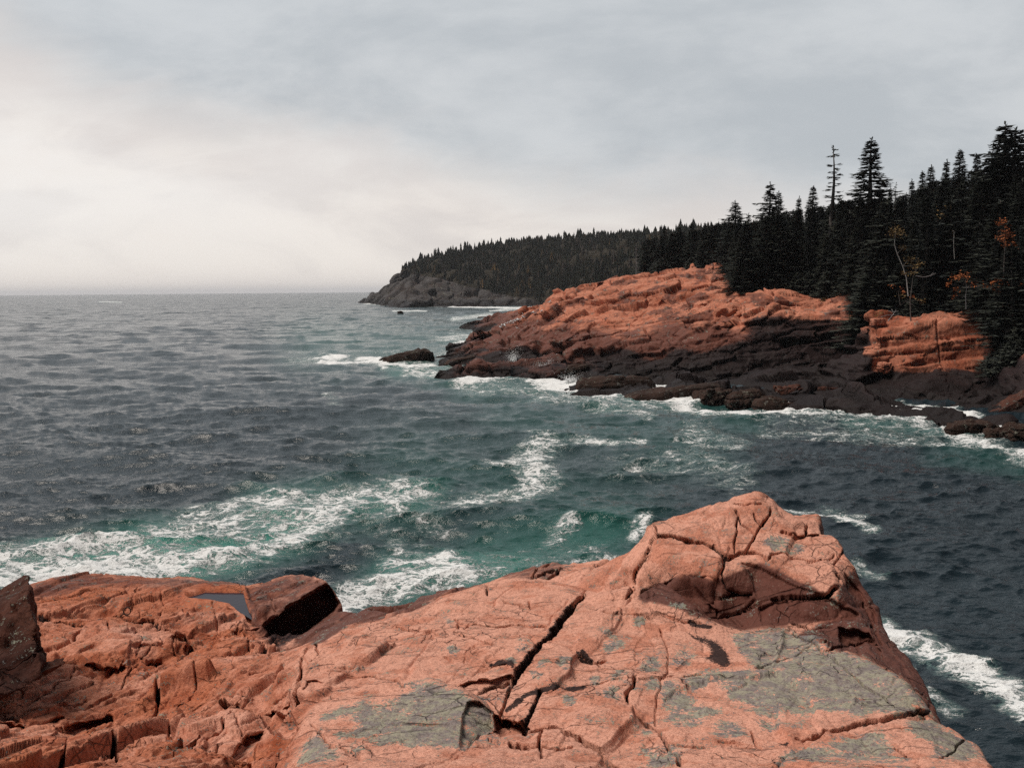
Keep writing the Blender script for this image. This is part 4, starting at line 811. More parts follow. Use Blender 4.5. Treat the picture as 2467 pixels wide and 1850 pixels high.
FP = tr('D', [(858, 586), (868, 575), (895, 556), (1100, 480), (1800, 440), (1800, 700), (1250, 652), (1180, 652), (1100, 640), (1050, 628), (1000, 618), (960, 604), (930, 600), (890, 592)])
D, m = dist_poly(U0, V0, FP, True, 20); vg = 1 - sst(D, -4, 2)
keep = V[:, 2] > -1.5
V2, Fc, at = compact(V, grid_faces(620, 420, keep), {'veg': vg, 'lichen': 0 * vg, 'stain_shade': 0 * vg, 'wet': sst(V[:, 2], 10, 2), 'tone': .5 + 0 * vg})
o = link_mesh('hills', V2, Fc, 4, M_FAR, attrs=at); tag(o, 'far wooded hill ending in grey cliffs at the open sea', kind='structure')

# ------------------------------------------------------------------ trees
rng = random.Random(4)
M_NEED = plain('spruce_needles', (0.026, 0.032, 0.032), (0.058, 0.064, 0.050), 1.3, .8, .15)
M_FNEED = plain('far_spruce_needles', (0.016, 0.021, 0.018), (0.045, 0.045, 0.034), .05, .9, .05)
M_FOREST, t, b = base_mat('mixed_conifer_foliage'); ti = t.attr('tint')
c = t.mix(ti, (0.012, 0.017, 0.015), (0.038, 0.040, 0.026)); c = t.mix(t.ss(ti, .86, .90), c, (0.085, 0.072, 0.062)); c = t.mix(t.ss(ti, .975, .98), c, (0.13, 0.085, 0.04))
t.l.new(c, b.inputs['Base Color']); b.inputs['Roughness'].default_value = .9; b.inputs['Specular IOR Level'].default_value = .05
M_BARK = plain('spruce_bark', (0.07, 0.06, 0.055), (0.16, 0.14, 0.13), 3, .9)
M_GREYW = plain('weathered_wood', (0.15, 0.14, 0.14), (0.32, 0.30, 0.30), 3, .9)
M_BIRCH = plain('birch_bark', (0.30, 0.29, 0.28), (0.60, 0.58, 0.55), 6, .8)
M_ORANGE = plain('orange_leaves', (0.17, 0.05, 0.02), (0.36, 0.11, 0.03), 2, .8)
M_OCHRE = plain('ochre_leaves', (0.11, 0.075, 0.03), (0.22, 0.14, 0.055), 2, .8)
M_BUSH = plain('shrub_leaves', (0.025, 0.036, 0.018), (0.065, 0.078, 0.034), 1.5, .85)
M_GRASS = plain('dry_grass_blades', (0.20, 0.12, 0.05), (0.36, 0.24, 0.10), 2, .9)
class MB:
    def __init__(s): s.v = []; s.f = []
    def quad(s, a, b, c, d_): n = len(s.v); s.v += [a, b, c, d_]; s.f.append((n, n + 1, n + 2, n + 3))
    def tri(s, a, b, c): n = len(s.v); s.v += [a, b, c]; s.f.append((n, n + 1, n + 2))
    def tube(s, pts, rad, sides=6):
        n0 = len(s.v)
        for k, (q, r) in enumerate(zip(pts, rad)):
            q = Vector(q); nx = Vector(pts[min(k + 1, len(pts) - 1)]) - Vector(pts[max(k - 1, 0)])
            nx.normalize(); sd_ = nx.cross(Vector((0.13, .31, .94)) if abs(nx.z) < .9 else Vector((1, .1, 0))).normalized(); up_ = sd_.cross(nx)
            for i in range(sides):
                a = 6.2832 * i / sides; s.v.append(tuple(q + (sd_ * math.cos(a) + up_ * math.sin(a)) * r))
        for k in range(len(pts) - 1):
            for i in range(sides):
                a = n0 + k * sides + i; b_ = n0 + k * sides + (i + 1) % sides; s.f.append((a, b_, b_ + sides, a + sides))
    def build(s, name, mat, parent=None, smooth=False): return link_mesh(name, s.v, s.f, 0, mat, parent, smooth)
def blade(mb, p, dr, l, w, rg):
    dr = dr.normalized(); sd_ = dr.cross(Vector((0, 0, 1)));
    if sd_.length < .1: sd_ = Vector((1, 0, 0))
    sd_.normalize(); j = lambda k: Vector((rg.uniform(-k, k), rg.uniform(-k, k), rg.uniform(-k, k)))
    dn = Vector((0, 0, -rg.uniform(.15, .5) * w)); a = p; b_ = p + dr * l * .55 + sd_ * w + dn + j(w * .25); c_ = p + dr * l + j(w * .3); d_ = p + dr * l * .5 - sd_ * w + dn + j(w * .25)
    mb.quad(tuple(a), tuple(b_), tuple(c_), tuple(d_))
def spruce(H, Rm, seed, style='full'):
    """returns (crown mesh builder, trunk mesh builder); unit metres, base at the origin"""
    rg = random.Random(seed); cr, tk = MB(), MB()
    lean = (rg.uniform(-.02, .02), rg.uniform(-.02, .02))
    cen = lambda z: Vector((lean[0] * z + .12 * math.sin(z * .4 + seed), lean[1] * z, z))
    tk.tube([tuple(cen(z)) for z in np.linspace(-1.5, H, 9)], list(np.linspace(.020 * H, .02, 9)), 7)
    if style == 'dead':
        for k in range(int(H * 3.2)):
            z = rg.uniform(.12, .97) * H; a = rg.uniform(0, 6.28); L = (1 - z / H) * .16 * H + rg.uniform(.3, 1.0); q = cen(z)
            e_ = q + Vector((math.cos(a) * L, math.sin(a) * L, rg.uniform(-.25, .15) * L)); tk.tube([tuple(q), tuple((q + e_) / 2 + Vector((0, 0, -.05 * L))), tuple(e_)], [.05, .035, .012], 4)
        return None, tk
    z = {'full': .10, 'clumpy': .12, 'sparse': .12, 'low': .02}[style] * H
    while z < H * .985:
        f = z / H
        if style == 'full': rad = Rm * (1 - f) ** .78 * rg.uniform(.72, 1.12) * (.55 + .45 * min(1, f / .22)) ; nb = rg.randint(6, 9); dz = (.017 + .009 * (1 - f)) * H
        elif style == 'low': rad = Rm * (1 - f) ** .6 * rg.uniform(.8, 1.1); nb = rg.randint(7, 10); dz = .045 * H
        elif style == 'clumpy': rad = Rm * (1 - f) ** .5 * rg.uniform(.35, 1.2) * (.7 if f > .8 else 1); nb = rg.randint(5, 9); dz = .019 * H
        else: rad = Rm * (1 - .55 * f) * rg.uniform(.35, 1.1); nb = rg.randint(2, 4); dz = .032 * H
        a0 = rg.uniform(0, 6.28)
        for k in range(nb):
            if style in ('sparse',) and rg.random() < .12: continue
            a = a0 + 6.283 * k / nb + rg.uniform(-.35, .35); L = rad * rg.uniform(.65, 1.15)
            if rg.random() < .06: L *= 1.3
            zb = z + rg.uniform(-.9, .9) * dz; o_ = cen(zb)
            el_ = (.42 * f - .12) if style != 'low' else .1
            hd = Vector((math.cos(a), math.sin(a), 0)); pt = lambda s_: o_ + hd * (L * s_) + Vector((0, 0, L * (el_ * s_ - .28 * s_ * s_ + .14 * s_ ** 3)))
            cr.tube([tuple(pt(0)), tuple(pt(.55)), tuple(pt(1))], [.03 + .012 * L, .025, .008], 3) if style != 'low' else None
            ncl = max(2, int(L / (.42 if style != 'sparse' else .40)))
            for i in range(ncl + 1):
                s_ = .12 + .88 * (i + rg.uniform(0, .8)) / (ncl + 1)
                p_ = pt(min(s_, 1)); wd = (.20 + .42 * (1 - s_)) * min(1.0, .45 + L * .25) * (1.15 if style == 'clumpy' else 1)
                sd2 = Vector((-hd.y, hd.x, 0))
                for sg in (-1, 1):
                    blade(cr, p_, hd * .75 + sd2 * sg * rg.uniform(.3, .95) + Vector((0, 0, rg.uniform(-.5, .2))), wd * 1.8 * rg.uniform(.7, 1.2), wd * .5, rg)
                if rg.random() < .6: blade(cr, p_, hd + Vector((0, 0, rg.uniform(-.2, .3))), wd * 1.4, wd * .5, rg)
        z += dz * rg.uniform(.8, 1.25)
    top = cen(H)
    for k in range(10): blade(cr, top - Vector((0, 0, .1 * k)), Vector((rg.uniform(-.5, .5), rg.uniform(-.5, .5), .8)), .4, .07, rg)
    return cr, tk
protos = {}
def make_tree(style, H, Rm, seed):
    r = empty('spruce_tree', (0, 0, -200)); cr, tk = spruce(H, Rm, seed, style)
    if cr: cr.build('crown', M_NEED, r)
    tk.build('trunk', M_BARK if cr else M_GREYW, r, True)
    return r
LIB = {'full': [(18, 3.3, 1), (18, 3.0, 2), (17, 2.7, 3), (19, 3.6, 4)], 'clumpy': [(18, 3.0, 11), (18, 3.6, 12)], 'sparse': [(18, 1.5, 21)], 'low': [(4.5, 2.4, 31), (4, 2.8, 32)], 'thin': [(18, 1.9, 41)], 'dead': [(14, 1, 51)]}
used = set(); WID = {'full': 1.85, 'clumpy': 1.75, 'sparse': 1.45, 'thin': 1.5}
def place_tree(style, x, y, zb, H, label, group=None, cat='tree', wide=1.0, k=None):
    lib = LIB[style]; k = rng.randrange(len(lib)) if k is None else k
    if (style, k) not in protos: protos[(style, k)] = make_tree('full' if style == 'thin' else style, *lib[k])
    p0 = protos[(style, k)]
    t_ = p0 if (style, k) not in used else copy_tree(p0); used.add((style, k))
    wide *= WID.get(style, 1); s_ = H / lib[k][0]; t_.location = (x, y, zb - .3); t_.rotation_euler = (0, 0, rng.uniform(0, 6.28)); t_.scale = (s_ * wide, s_ * wide, s_)
    nm = {'dead': 'dead_tree', 'low': 'spruce_bush'}.get(style, 'spruce_tree'); t_.name = nm
    if 'group' in t_.keys(): del t_['group']
    tag(t_, label, cat, group); return t_
def tree_px(style, u, vtop, d, label, H=None, wide=1.0, group=None, k=None):
    """u, vtop in 2212-wide picture units: where its top shows; stands on the slope at distance d"""
    a = P(u * 1.1153, vtop * 1.1153, d); zb = tin_h.at(a[0], a[1]); zb = max(zb, 2)
    if H is None: H = a[2] - zb
    else: zb = a[2] - H
    return place_tree(style, a[0], a[1], zb, H, label, group, wide=wide, k=k)
tree_px('clumpy', 2172, 262, 150, 'ragged tall spruce with the highest top, near the right edge of the photo', wide=1.1, k=0)
tree_px('clumpy', 2200, 272, 146, 'broad dark spruce cut by the right edge of the photo, second highest top', wide=1.15, k=1)
tree_px('sparse', 2141, 308, 158, 'thin open spruce just left of the highest ragged spruce', wide=1.0)
tree_px('full', 2113, 328, 165, 'narrow spruce between the thin open spruce and the pointed wide one', k=1, wide=.75)
tree_px('full', 2080, 320, 168, 'pointed even spruce, tallest between the big dark spruce and the ragged right group', k=0, wide=.85)
tree_px('thin', 2046, 342, 172, 'slim steeple spruce left of the pointed even spruce', k=0)
tree_px('full', 2010, 355, 176, 'right one of a close pair of spruces on the skyline', k=2, wide=.8)
tree_px('full', 1990, 366, 178, 'left one of a close pair of spruces on the skyline', k=1, wide=.75)
tree_px('thin', 1970, 386, 176, 'short spire leaning against the close pair of spruces', k=0)
tree_px('sparse', 1936, 393, 190, 'small gappy spruce alone in the dip of the skyline', wide=.8)
tree_px('thin', 1922, 402, 186, 'tiny spire beside the small gappy spruce in the skyline dip', k=0, wide=.8)
tree_px('full', 1879, 300, 160, 'big dense dark spruce towering over the middle of the wood', k=3, wide=1.1)
tree_px('sparse', 1806, 313, 164, 'tall spindly spruce with bare trunk showing, left of the big dense one', wide=1.1)
tree_px('full', 1822, 425, 160, 'smaller spruce at the foot of the tall spindly one', k=2)
tree_px('full', 1752, 400, 172, 'pointed spruce left of the tall spindly one', k=0, wide=.85)
tree_px('thin', 1723, 423, 180, 'small spire in the gap between double topped and pointed spruce', k=0)
tree_px('clumpy', 1664, 392, 178, 'clumpy spruce, the taller of the double topped pair', k=0, wide=.9)
tree_px('clumpy', 1684, 410, 179, 'clumpy spruce, the lower right of the double topped pair', k=1, wide=.6)
tree_px('clumpy', 1590, 432, 188, 'round headed clumpy spruce at the left end of the near wood', k=1, wide=1.0)
tree_px('clumpy', 1618, 458, 186, 'low clumpy spruce right of the round headed one', k=0, wide=.7)
tree_px('full', 1525, 478, 230, 'pale spire left of the round headed spruce', k=2, wide=.8)
tree_px('full', 1489, 480, 236, 'pointed spruce above the top of the granite ridge', k=1, wide=.9)
tree_px('full', 1468, 487, 240, 'short spruce between two pointed ones above the ridge', k=0, wide=.9)
tree_px('full', 1440, 484, 244, 'dark spruce standing left above the ridge crest', k=3, wide=.85)
tree_px('sparse', 1412, 500, 250, 'leftmost gappy spruce behind the granite ridge', wide=1.0)
tree_px('dead', 1375, 530, 228, 'bare grey dead spruce standing behind the granite ridge', H=10.5)
env_u = np.array([1380, 1400, 1440, 1490, 1560, 1620, 1700, 1780, 1850, 1930, 2000, 2080, 2140, 2212, 2400]); env_v = np.array([520, 515, 500, 496, 478, 478, 452, 442, 425, 425, 392, 368, 352, 318, 260])
cands = []
rr = random.Random(77)
for k in range(1500):
    u = rr.uniform(1385, 2330); dmin = np.interp(u * 1.1153, tl_u, tl_d); d_ = dmin + 1.5 + rr.random() ** 1.5 * 110
    if u < 1500: d_ = rr.uniform(228, 330)
    a = GP(u * 1.1153, d_, 0); ok_ = all((a[0] - c_[0]) ** 2 + (a[1] - c_[1]) ** 2 > (3.0 + .012 * (d_ - dmin)) ** 2 for c_ in cands)
    if not ok_: continue
    zb = tin_h.at(a[0], a[1])
    if zb < 3: continue
    ztop = P(u * 1.1153, np.interp(u, env_u, env_v) * 1.1153, d_)[2]
    H = min(rr.uniform(10, 19), ztop - zb)
    if H < 4: continue
    cands.append((a[0], a[1], zb, H, u, d_ - dmin))
    if len(cands) >= 262: break
cands.sort(key=lambda c_: c_[4]); ZONES = [(1560, 'behind the granite ridge crest'), (1800, 'above the pale stepped rocks'), (1890, 'above the shaded cliff'), (2130, 'above the orange rock face'), (9999, 'at the right edge of the photo')]
ORD = 'leftmost second third fourth fifth sixth seventh eighth ninth tenth eleventh twelfth thirteenth fourteenth fifteenth sixteenth seventeenth eighteenth nineteenth twentieth'.split()
zc = {}
def zone_label(kind, u):
    zn = next(b for a, b in ZONES if u < a); zc[(kind, zn)] = zc.get((kind, zn), 0) + 1
    return '%s of the %s %s' % (ORD[min(zc[(kind, zn)], 20) - 1], kind, zn)
for x_, y_, zb, H, u, dd in cands:
    st = 'full' if rr.random() < .72 else ('thin' if rr.random() < .5 else 'clumpy')
    if dd < 12: lb, gp = zone_label('front rank spruces', u), 'spruces in the front rank of the near wood'
    elif u < 1560: lb, gp = 'dark spruce massed behind the left end of the granite ridge', 'spruces behind the ridge end'
    else: zn = next(b for a, b in ZONES if u < a); lb, gp = 'dark spruce deep inside the dense near wood, ' + zn, 'spruces inside the near wood ' + zn
    place_tree(st, x_, y_, zb, H, lb, gp, wide=rr.uniform(1.0, 1.45) * (1.25 if H < 9 else 1))
n = 0
for k in range(60):
    u = 1420 + (2260 - 1420) * k / 60 + rr.uniform(-6, 6); dmin = np.interp(u * 1.1153, tl_u, tl_d); d_ = dmin + rr.uniform(-.5, 3)
    a = GP(u * 1.1153, d_, 0); zb = tin_h.at(a[0], a[1])
    if zb < 3: continue
    place_tree('low', a[0], a[1], zb - .3, rr.uniform(2.2, 5.0), zone_label('low bushy spruces', u), 'bushy spruces at the edge of the wood', wide=rr.uniform(.9, 1.3))
# leafy trees and shrubs
def leaf_blob(mb, c_, r, n_, sz, rg, flat=1.0):
    for k in range(n_):
        q = Vector((rg.gauss(0, .5), rg.gauss(0, .5), rg.gauss(0, .5) * flat)) * r + Vector(c_)
        a = Vector((rg.uniform(-1, 1), rg.uniform(-1, 1), rg.uniform(-.6, .6))).normalized(); b_ = a.cross(Vector((rg.uniform(-1, 1), rg.uniform(-1, 1), 1))).normalized(); s_ = sz * rg.uniform(.6, 1.3)
        mb.quad(tuple(q - a * s_), tuple(q + b_ * s_ * .6), tuple(q + a * s_), tuple(q - b_ * s_ * .6))
def pxd(u, v, d): return P(u * 1.1153, v * 1.1153, d)
def leafy(name, label, cat, stem, blobs, mats, d, barkm, sr=.12, extra=None, nleaf=60, sz=.16, group=None):
    """stem and blobs are given in picture units at distance d; blob = (u, v, radius in m)"""
    base = pxd(stem[0][0], stem[0][1], d); rg = random.Random(len(label))
    r = empty(name, base); tag(r, label, cat, group)
    tk = MB(); pts = [tuple(pxd(u, v, d) - base) for u, v in stem]; tk.tube(pts, list(np.linspace(sr, sr * .35, len(pts))), 6)
    for ex in (extra or []): tk.tube([tuple(pxd(u, v, d) - base) for u, v in ex], list(np.linspace(sr * .5, sr * .2, len(ex))), 5)
    top = Vector(pts[-1])
    cr = MB()
    for u, v, rad in blobs:
        c_ = Vector(pxd(u, v, d) - base) + Vector((0, rg.uniform(-.6, .6), 0)); leaf_blob(cr, c_, rad, int(nleaf * rad), sz, rg, .7)
        nearest = min(pts, key=lambda q: (Vector(q) - c_).length); tk.tube([nearest, tuple(c_)], [sr * .3, sr * .12], 4)
    tk.build('trunk', barkm, r, True); cr.build('crown', mats, r); return r
leafy('birch_tree', 'leaning white stemmed birch with thin ochre crown below the big dense spruce', 'tree', [(1962, 640), (1958, 600), (1950, 575), (1938, 548), (1932, 528), (1934, 505)], [(1935, 498, 1.1), (1928, 506, .8), (1944, 503, .8), (1948, 535, .7), (1962, 560, .8), (1975, 575, .7), (1955, 590, .5)], M_OCHRE, 121, M_BIRCH, .08, nleaf=80)
leafy('birch_tree', 'thin dark stemmed birch with dull ochre leaves right of the leaning birch', 'tree', [(1968, 705), (1966, 650), (1972, 600)], [(1968, 590, .8), (1985, 570, .7), (1950, 640, .6), (1990, 650, .6)], M_OCHRE, 119, M_BARK, .1, nleaf=40)
leafy('maple_tree', 'slender maple with a drift of red orange leaves high by the right edge', 'tree', [(2168, 600), (2170, 550), (2172, 500)], [(2170, 480, .7), (2172, 500, .8), (2160, 515, .9), (2178, 508, .7), (2185, 528, .7), (2170, 530, .6), (2160, 482, .4)], M_ORANGE, 112, M_BARK, .1, nleaf=80)
leafy('maple_sapling', 'wide low sapling with dull orange leaves and thin pale stem', 'shrub', [(2087, 668), (2086, 640), (2088, 622)], [(2060, 600, .7), (2075, 596, .8), (2090, 600, .8), (2050, 612, .5), (2105, 612, .6), (2125, 618, .6), (2065, 625, .5), (2062, 640, .4)], M_ORANGE, 114, M_GREYW, .06, nleaf=48)
leafy('maple_sapling', 'small bright orange leafed sapling low at the right', 'shrub', [(2160, 680), (2162, 640), (2158, 620)], [(2157, 606, .45), (2178, 614, .6), (2166, 624, .7), (2150, 622, .5), (2145, 612, .35), (2170, 660, .4)], M_ORANGE, 111, M_BARK, .06, nleaf=90)
leafy('maple_sapling', 'orange leafed sapling cut by the right edge of the photo', 'shrub', [(2216, 660), (2214, 620)], [(2212, 612, .5), (2208, 630, .4)], M_ORANGE, 110, M_BARK, .06, nleaf=60)
leafy('maple_sapling', 'rusty twiggy sapling at the foot of the leaning birch', 'shrub', [(1945, 660), (1940, 630)], [(1930, 616, .5), (1945, 622, .4), (1955, 632, .5), (1975, 640, .4)], M_ORANGE, 117.5, M_BARK, .05, nleaf=26)
leafy('birch_tree', 'pale yellow crowned birch high in the dark spruces at the right', 'tree', [(2045, 560), (2042, 520), (2040, 480)], [(2038, 460, 1.2), (2046, 445, .8), (2030, 470, .7)], M_OCHRE, 133, M_BARK, .05, nleaf=30)
leafy('birch_tree', 'thin broken white birch stem standing in the dark wood', 'tree', [(2062, 560), (2060, 530), (2061, 500)], [(2061, 498, .3)], M_OCHRE, 124, M_BIRCH, .045, nleaf=10)
leafy('shrub', 'golden shrub on the lip of the black cliff', 'shrub', [(2120, 716), (2118, 705)] if False else [(1898, 688), (1900, 680)], [(1902, 677, .35), (1896, 682, .3)], M_GRASS, 122, M_BARK, .03, nleaf=120, sz=.1)
leafy('shrub', 'rusty brown leafed shrub above the pale rock left of the black cliff', 'shrub', [(1788, 655), (1786, 648)], [(1784, 646, .6), (1776, 650, .5)], M_OCHRE, 151, M_BARK, .04, nleaf=60, sz=.12)
# grass tuft along the cliff lip
for i, (u0_, u1_, v_, lb) in enumerate([(1838, 1868, 690, 'strip of dry yellow grass on the lip of the black cliff'), (1872, 1892, 684, 'short tuft of dry yellow grass beside the golden shrub')]):
    mb = MB(); rg = random.Random(i); base = pxd((u0_ + u1_) / 2, v_, 136 if i == 0 else 133)
    for k in range(420):
        q = Vector(pxd(rg.uniform(u0_, u1_), v_, 136 if i == 0 else 133) - base) + Vector((0, rg.uniform(-1, 1), rg.uniform(-.3, .1))); h_ = rg.uniform(.3, .9); w_ = .04
        mb.tri(tuple(q + Vector((-w_, 0, 0))), tuple(q + Vector((w_, 0, 0))), tuple(q + Vector((rg.uniform(-.3, .3), rg.uniform(-.2, .2), h_))))
    o = mb.build('grass_clump', M_GRASS); o.location = base.tolist(); tag(o, lb, 'grass')
# dead wood
def deadwood(name, label, paths, d, r=.09, cat='log'):
    base = pxd(paths[0][0][0], paths[0][0][1], d); mb = MB()
    for i, pth in enumerate(paths):
        rr_ = r if i == 0 else r * .5
        mb.tube([tuple(pxd(u, v, d + .4 * math.sin(k + i)) - base) for k, (u, v) in enumerate(pth)], list(np.linspace(rr_, rr_ * .4, len(pth))), 6)
    o = mb.build(name, M_GREYW, None, True); o.location = base.tolist(); tag(o, label, cat)
deadwood('fallen_tree', 'long bleached fallen tree trunk bowed over the cliff lip', [[(1818, 732 - 18), (1826, 718 - 12), (1840, 712 - 9), (1862, 707 - 6), (1882, 703 - 4)], [(1843, 706), (1842, 712)]], 137, .13)
deadwood('dead_branch', 'silvery forked dead branch hanging over the orange rock face', [[(1918, 756 - 62), (1924, 690 - 4), (1932, 676), (1936, 668)], [(1902, 685), (1915, 681), (1930, 680), (1942, 679)], [(1918, 672), (1932, 674), (1942, 671)], [(1926, 668), (1930, 674)]], 117, .07, 'branch')
deadwood('dead_branch', 'grey dead branch lying across the dark spruces right of the leaning birch', [[(1978, 596), (1995, 599), (2010, 596), (2022, 590)], [(2010, 596), (2016, 588)]], 118, .06, 'branch')
deadwood('dead_branch', 'small pale twig of dead wood under the leaning birch', [[(1955, 650), (1965, 655), (1975, 660)]], 116, .05, 'branch')

# ------------------------------------------------------------------ far forest: one mass of small conifers, the skyline trees apart
def cone_tree(h_, r_, rg, lay=4, sides=6):
    v_, f_ = [], []
    for L in range(lay):
        z0_ = h_ * (.08 + .8 * L / lay); z1_ = h_ * min(1, .08 + .8 * (L + 1.75) / lay) ; rr_ = r_ * (1 - .8 * L / lay) * rg.uniform(.8, 1.15); n0 = len(v_)
        for i in range(sides * 2):
            a = 3.14159 * i / sides + rg.uniform(-.1, .1); q = rr_ * (1 if i % 2 == 0 else .45) * rg.uniform(.8, 1.15); v_.append((q * math.cos(a), q * math.sin(a), z0_ + rg.uniform(-.03, .03) * h_))
        v_.append((0, 0, z1_)); t_ = n0 + sides * 2
        for i in range(sides * 2): f_.append((n0 + i, n0 + (i + 1) % (sides * 2), t_))
    return np.array(v_, np.float32), np.array(f_, np.int32)
rg = random.Random(9); fl = [cone_tree(1, .19, rg) for _ in range(6)] + [cone_tree(1, .30, rg, 3) for _ in range(2)]
AV, AF, TI, off = [], [], [], 0
rs = np.random.RandomState(12); nt = 0
poly = np.array(FP)
for k in range(16000):
    u = rs.uniform(960, 1900); d_ = rs.uniform(470, 1110); a = GP(u, d_, 0)
    zb = tin_q.at(a[0], a[1])
    if zb < 3: continue
    pu, pv = proj(np.array([a[0], a[1], zb]))
    D, m = dist_poly(np.array([pu]), np.array([pv]), FP, True, 8)
    if m is None or D[0] > 0: continue
    if pu < 1020 and rs.rand() < .35: continue
    h_ = rs.uniform(6, 12) * (1.35 if rs.rand() < .12 else 1) * (.75 if pu < 1050 else 1); vv, ff = fl[rs.randint(8)]; an = rs.uniform(0, 6.28); c_, s_ = math.cos(an), math.sin(an); wd = h_ * rs.uniform(.9, 1.7); TI.append(np.full(len(vv), rs.rand()))
    q = np.stack([(vv[:, 0] * c_ - vv[:, 1] * s_) * wd + a[0], (vv[:, 0] * s_ + vv[:, 1] * c_) * wd + a[1], vv[:, 2] * h_ + zb - .8], 1)
    AV.append(q); AF.append(ff + off); off += len(vv); nt += 1
    if nt > 6500: break
o = link_mesh('forest', np.concatenate(AV), np.concatenate(AF), 3, M_FOREST, None, False, attrs={'tint': np.concatenate(TI)}); tag(o, 'dense dark conifer wood covering the far headland', kind='stuff', cat='forest')
for u, v, dd_, h_, lb in [(872, 574, 1010, 7, 'tiny lone spruce at the seaward end of the far headland'), (886, 565, 1030, 9, 'second small spruce from the seaward end of the far headland'), (894, 557, 1060, 11, 'thin spruce left of the loose cluster on the far headland'),
    (906, 548, 1080, 16, 'left spruce of the loose cluster on the far headland'), (912, 545, 1080, 17, 'right tall spruce of the loose cluster on the far headland'), (921, 549, 1080, 14, 'spire just right of the loose cluster on the far headland'),
    (938, 535, 1085, 19, 'tallest lone spire on the slope of the far headland'), (1006, 520, 1085, 20, 'left of the twin spires on the far skyline'), (1010, 519, 1085, 20, 'right of the twin spires on the far skyline'), (1062, 512, 1080, 17, 'flat topped tree right of the twin spires on the far skyline')]:
    a = pxd(u, v, dd_); vv, ff = cone_tree(1, .17, rg, 7, 7); r = empty('spruce_tree', (a[0], a[1], a[2] - h_)); tag(r, lb, 'tree')
    cr = link_mesh('crown', vv * np.array([h_, h_, h_]), ff, 3, M_FNEED, r, False); tb = MB(); tb.tube([(0, 0, -4), (0, 0, h_ * .5)], [.35, .15], 5); tb.build('trunk', M_BARK, r, True)

# ------------------------------------------------------------------ rocks that stand apart
def sphere_grid(n=44):
    vs, fs = [], []
    for ax in range(3):
        for sg in (-1, 1):
            b0 = len(vs)
            for i in range(n + 1):
                for j in range(n + 1):
                    a = math.tan((i / n * 2 - 1) * math.pi / 4); b_ = math.tan((j / n * 2 - 1) * math.pi / 4); q = [0, 0, 0]; q[ax] = sg; q[(ax + 1) % 3] = a * sg; q[(ax + 2) % 3] = b_
                    vs.append(q)
            for i in range(n):
                for j in range(n): k = b0 + i * (n + 1) + j; fs.append((k, k + n + 1, k + n + 2, k + 1))
    v = np.array(vs, float); v /= np.linalg.norm(v, axis=1, keepdims=True)
    key = {}; idx = []; out = []
    for q in np.round(v, 5):
        k = tuple(q)
        if k not in key: key[k] = len(out); out.append(q)
        idx.append(key[k])
    return np.array(out), np.array(idx)[np.array(fs)]
SV_, SF_ = sphere_grid()
def rock(name, label, cat, c_, size, rz=0, tilt=(0, 0), seed=1, mat=None, box=.5, taper=0., amp=1.35):
    v = SV_.copy(); m = np.abs(v).max(1, keepdims=True); v = v * (1 - box) + v / m * box * .86
    v[:, 2] *= 1 + taper * v[:, 0]
    p = (v * np.array(size)).astype(np.float32); sc = max(size); F1, F2, hr, ox = vor(p * np.array([1.5, 1.5, 2.6], np.float32) / sc + seed * 1.7, seed, jit=.8)
    dv = ((hr[:, 0] - .5) * .16 + (ox * (hr - .5)).sum(1) * .15 - .07 * np.exp(-((F2 - F1) / .08) ** 2) + .22 * fbm(p / sc * 2.2, 4, seed) + .03 * fbm(p / sc * 14, 3, seed + 3)) * min(size[2] * 1.6, sc) * amp
    v = p + v * dv[:, None]
    M = (Matrix.Rotation(R(rz), 3, 'Z') @ Matrix.Rotation(R(tilt[0]), 3, 'Y') @ Matrix.Rotation(R(tilt[1]), 3, 'X'))
    v = v @ np.array(M).T
    o = link_mesh(name, v, SF_, 4, mat or M_DARKROCK); o.location = [float(a) for a in c_]; tag(o, label, cat); return o
def wat(reg, x, y, z=.1): u, v = px(reg, x, y); return P(u, v, z=z)
def onland(reg, x, y, d): u, v = px(reg, x, y); return P(u, v, d)
rock('sea_rock', 'dark wedge shaped rock rising from the open water left of the headland', 'rock', P(978, 868, z=.3), (6.0, 3.0, 1.7), rz=4, taper=.8, seed=3, box=.55, amp=1.3)
rock('rock_slab', 'long low black slab washed by surf at the seaward tip of the headland', 'rock', wat('E', 470, 940, .35), (9.0, 3.2, 1.1), rz=4, seed=4, tilt=(-3, 0))
rock('rock_slab', 'small flat black slab awash at the very tip of the headland', 'rock', wat('E', 160, 975, .1), (2.6, 1.2, .5), seed=5)
rock('rock_slab', 'upper layered slab above the tip surf with spray behind it', 'rock', wat('E', 330, 840, 1.0), (7.5, 2.4, .9), rz=10, tilt=(-7, 0), seed=6)
rock('rock_slab', 'tilted grey topped slab between two bursts of surf', 'rock', wat('E', 990, 935, 1.1), (4.4, 2.0, .8), rz=12, tilt=(-11, 0), seed=7)
rock('rock_slab', 'long brown topped black slab right of the surf bursts', 'rock', wat('E', 1370, 1035, .5), (6.0, 2.6, 1.2), rz=0, seed=8)
rock('rock_slab', 'tapering dark slab pointing left into the cove', 'rock', wat('E', 1830, 1120, .35), (7.2, 2.4, 1.3), rz=4, taper=.7, seed=9)
rock('boulder', 'dark boulder at the right end of the tapering slab', 'rock', wat('E', 2090, 1130, .4), (2.6, 1.6, 1.2), seed=10)
rock('boulder', 'black domed boulder ringed by white foam in the cove', 'rock', wat('F', 455, 1105, .0), (2.3, 1.6, 1.45), seed=11, box=.15, amp=.5)
rock('boulder', 'large rounded brown boulder left of the black domed one', 'rock', wat('F', 280, 1060, .4), (2.9, 1.8, 1.5), seed=12, box=.3, rz=8, taper=.3)
rock('boulder', 'broad low boulder at the waterline left of the large rounded one', 'rock', wat('F', 70, 1045, .4), (2.2, 1.5, 1.4), seed=13, box=.4)
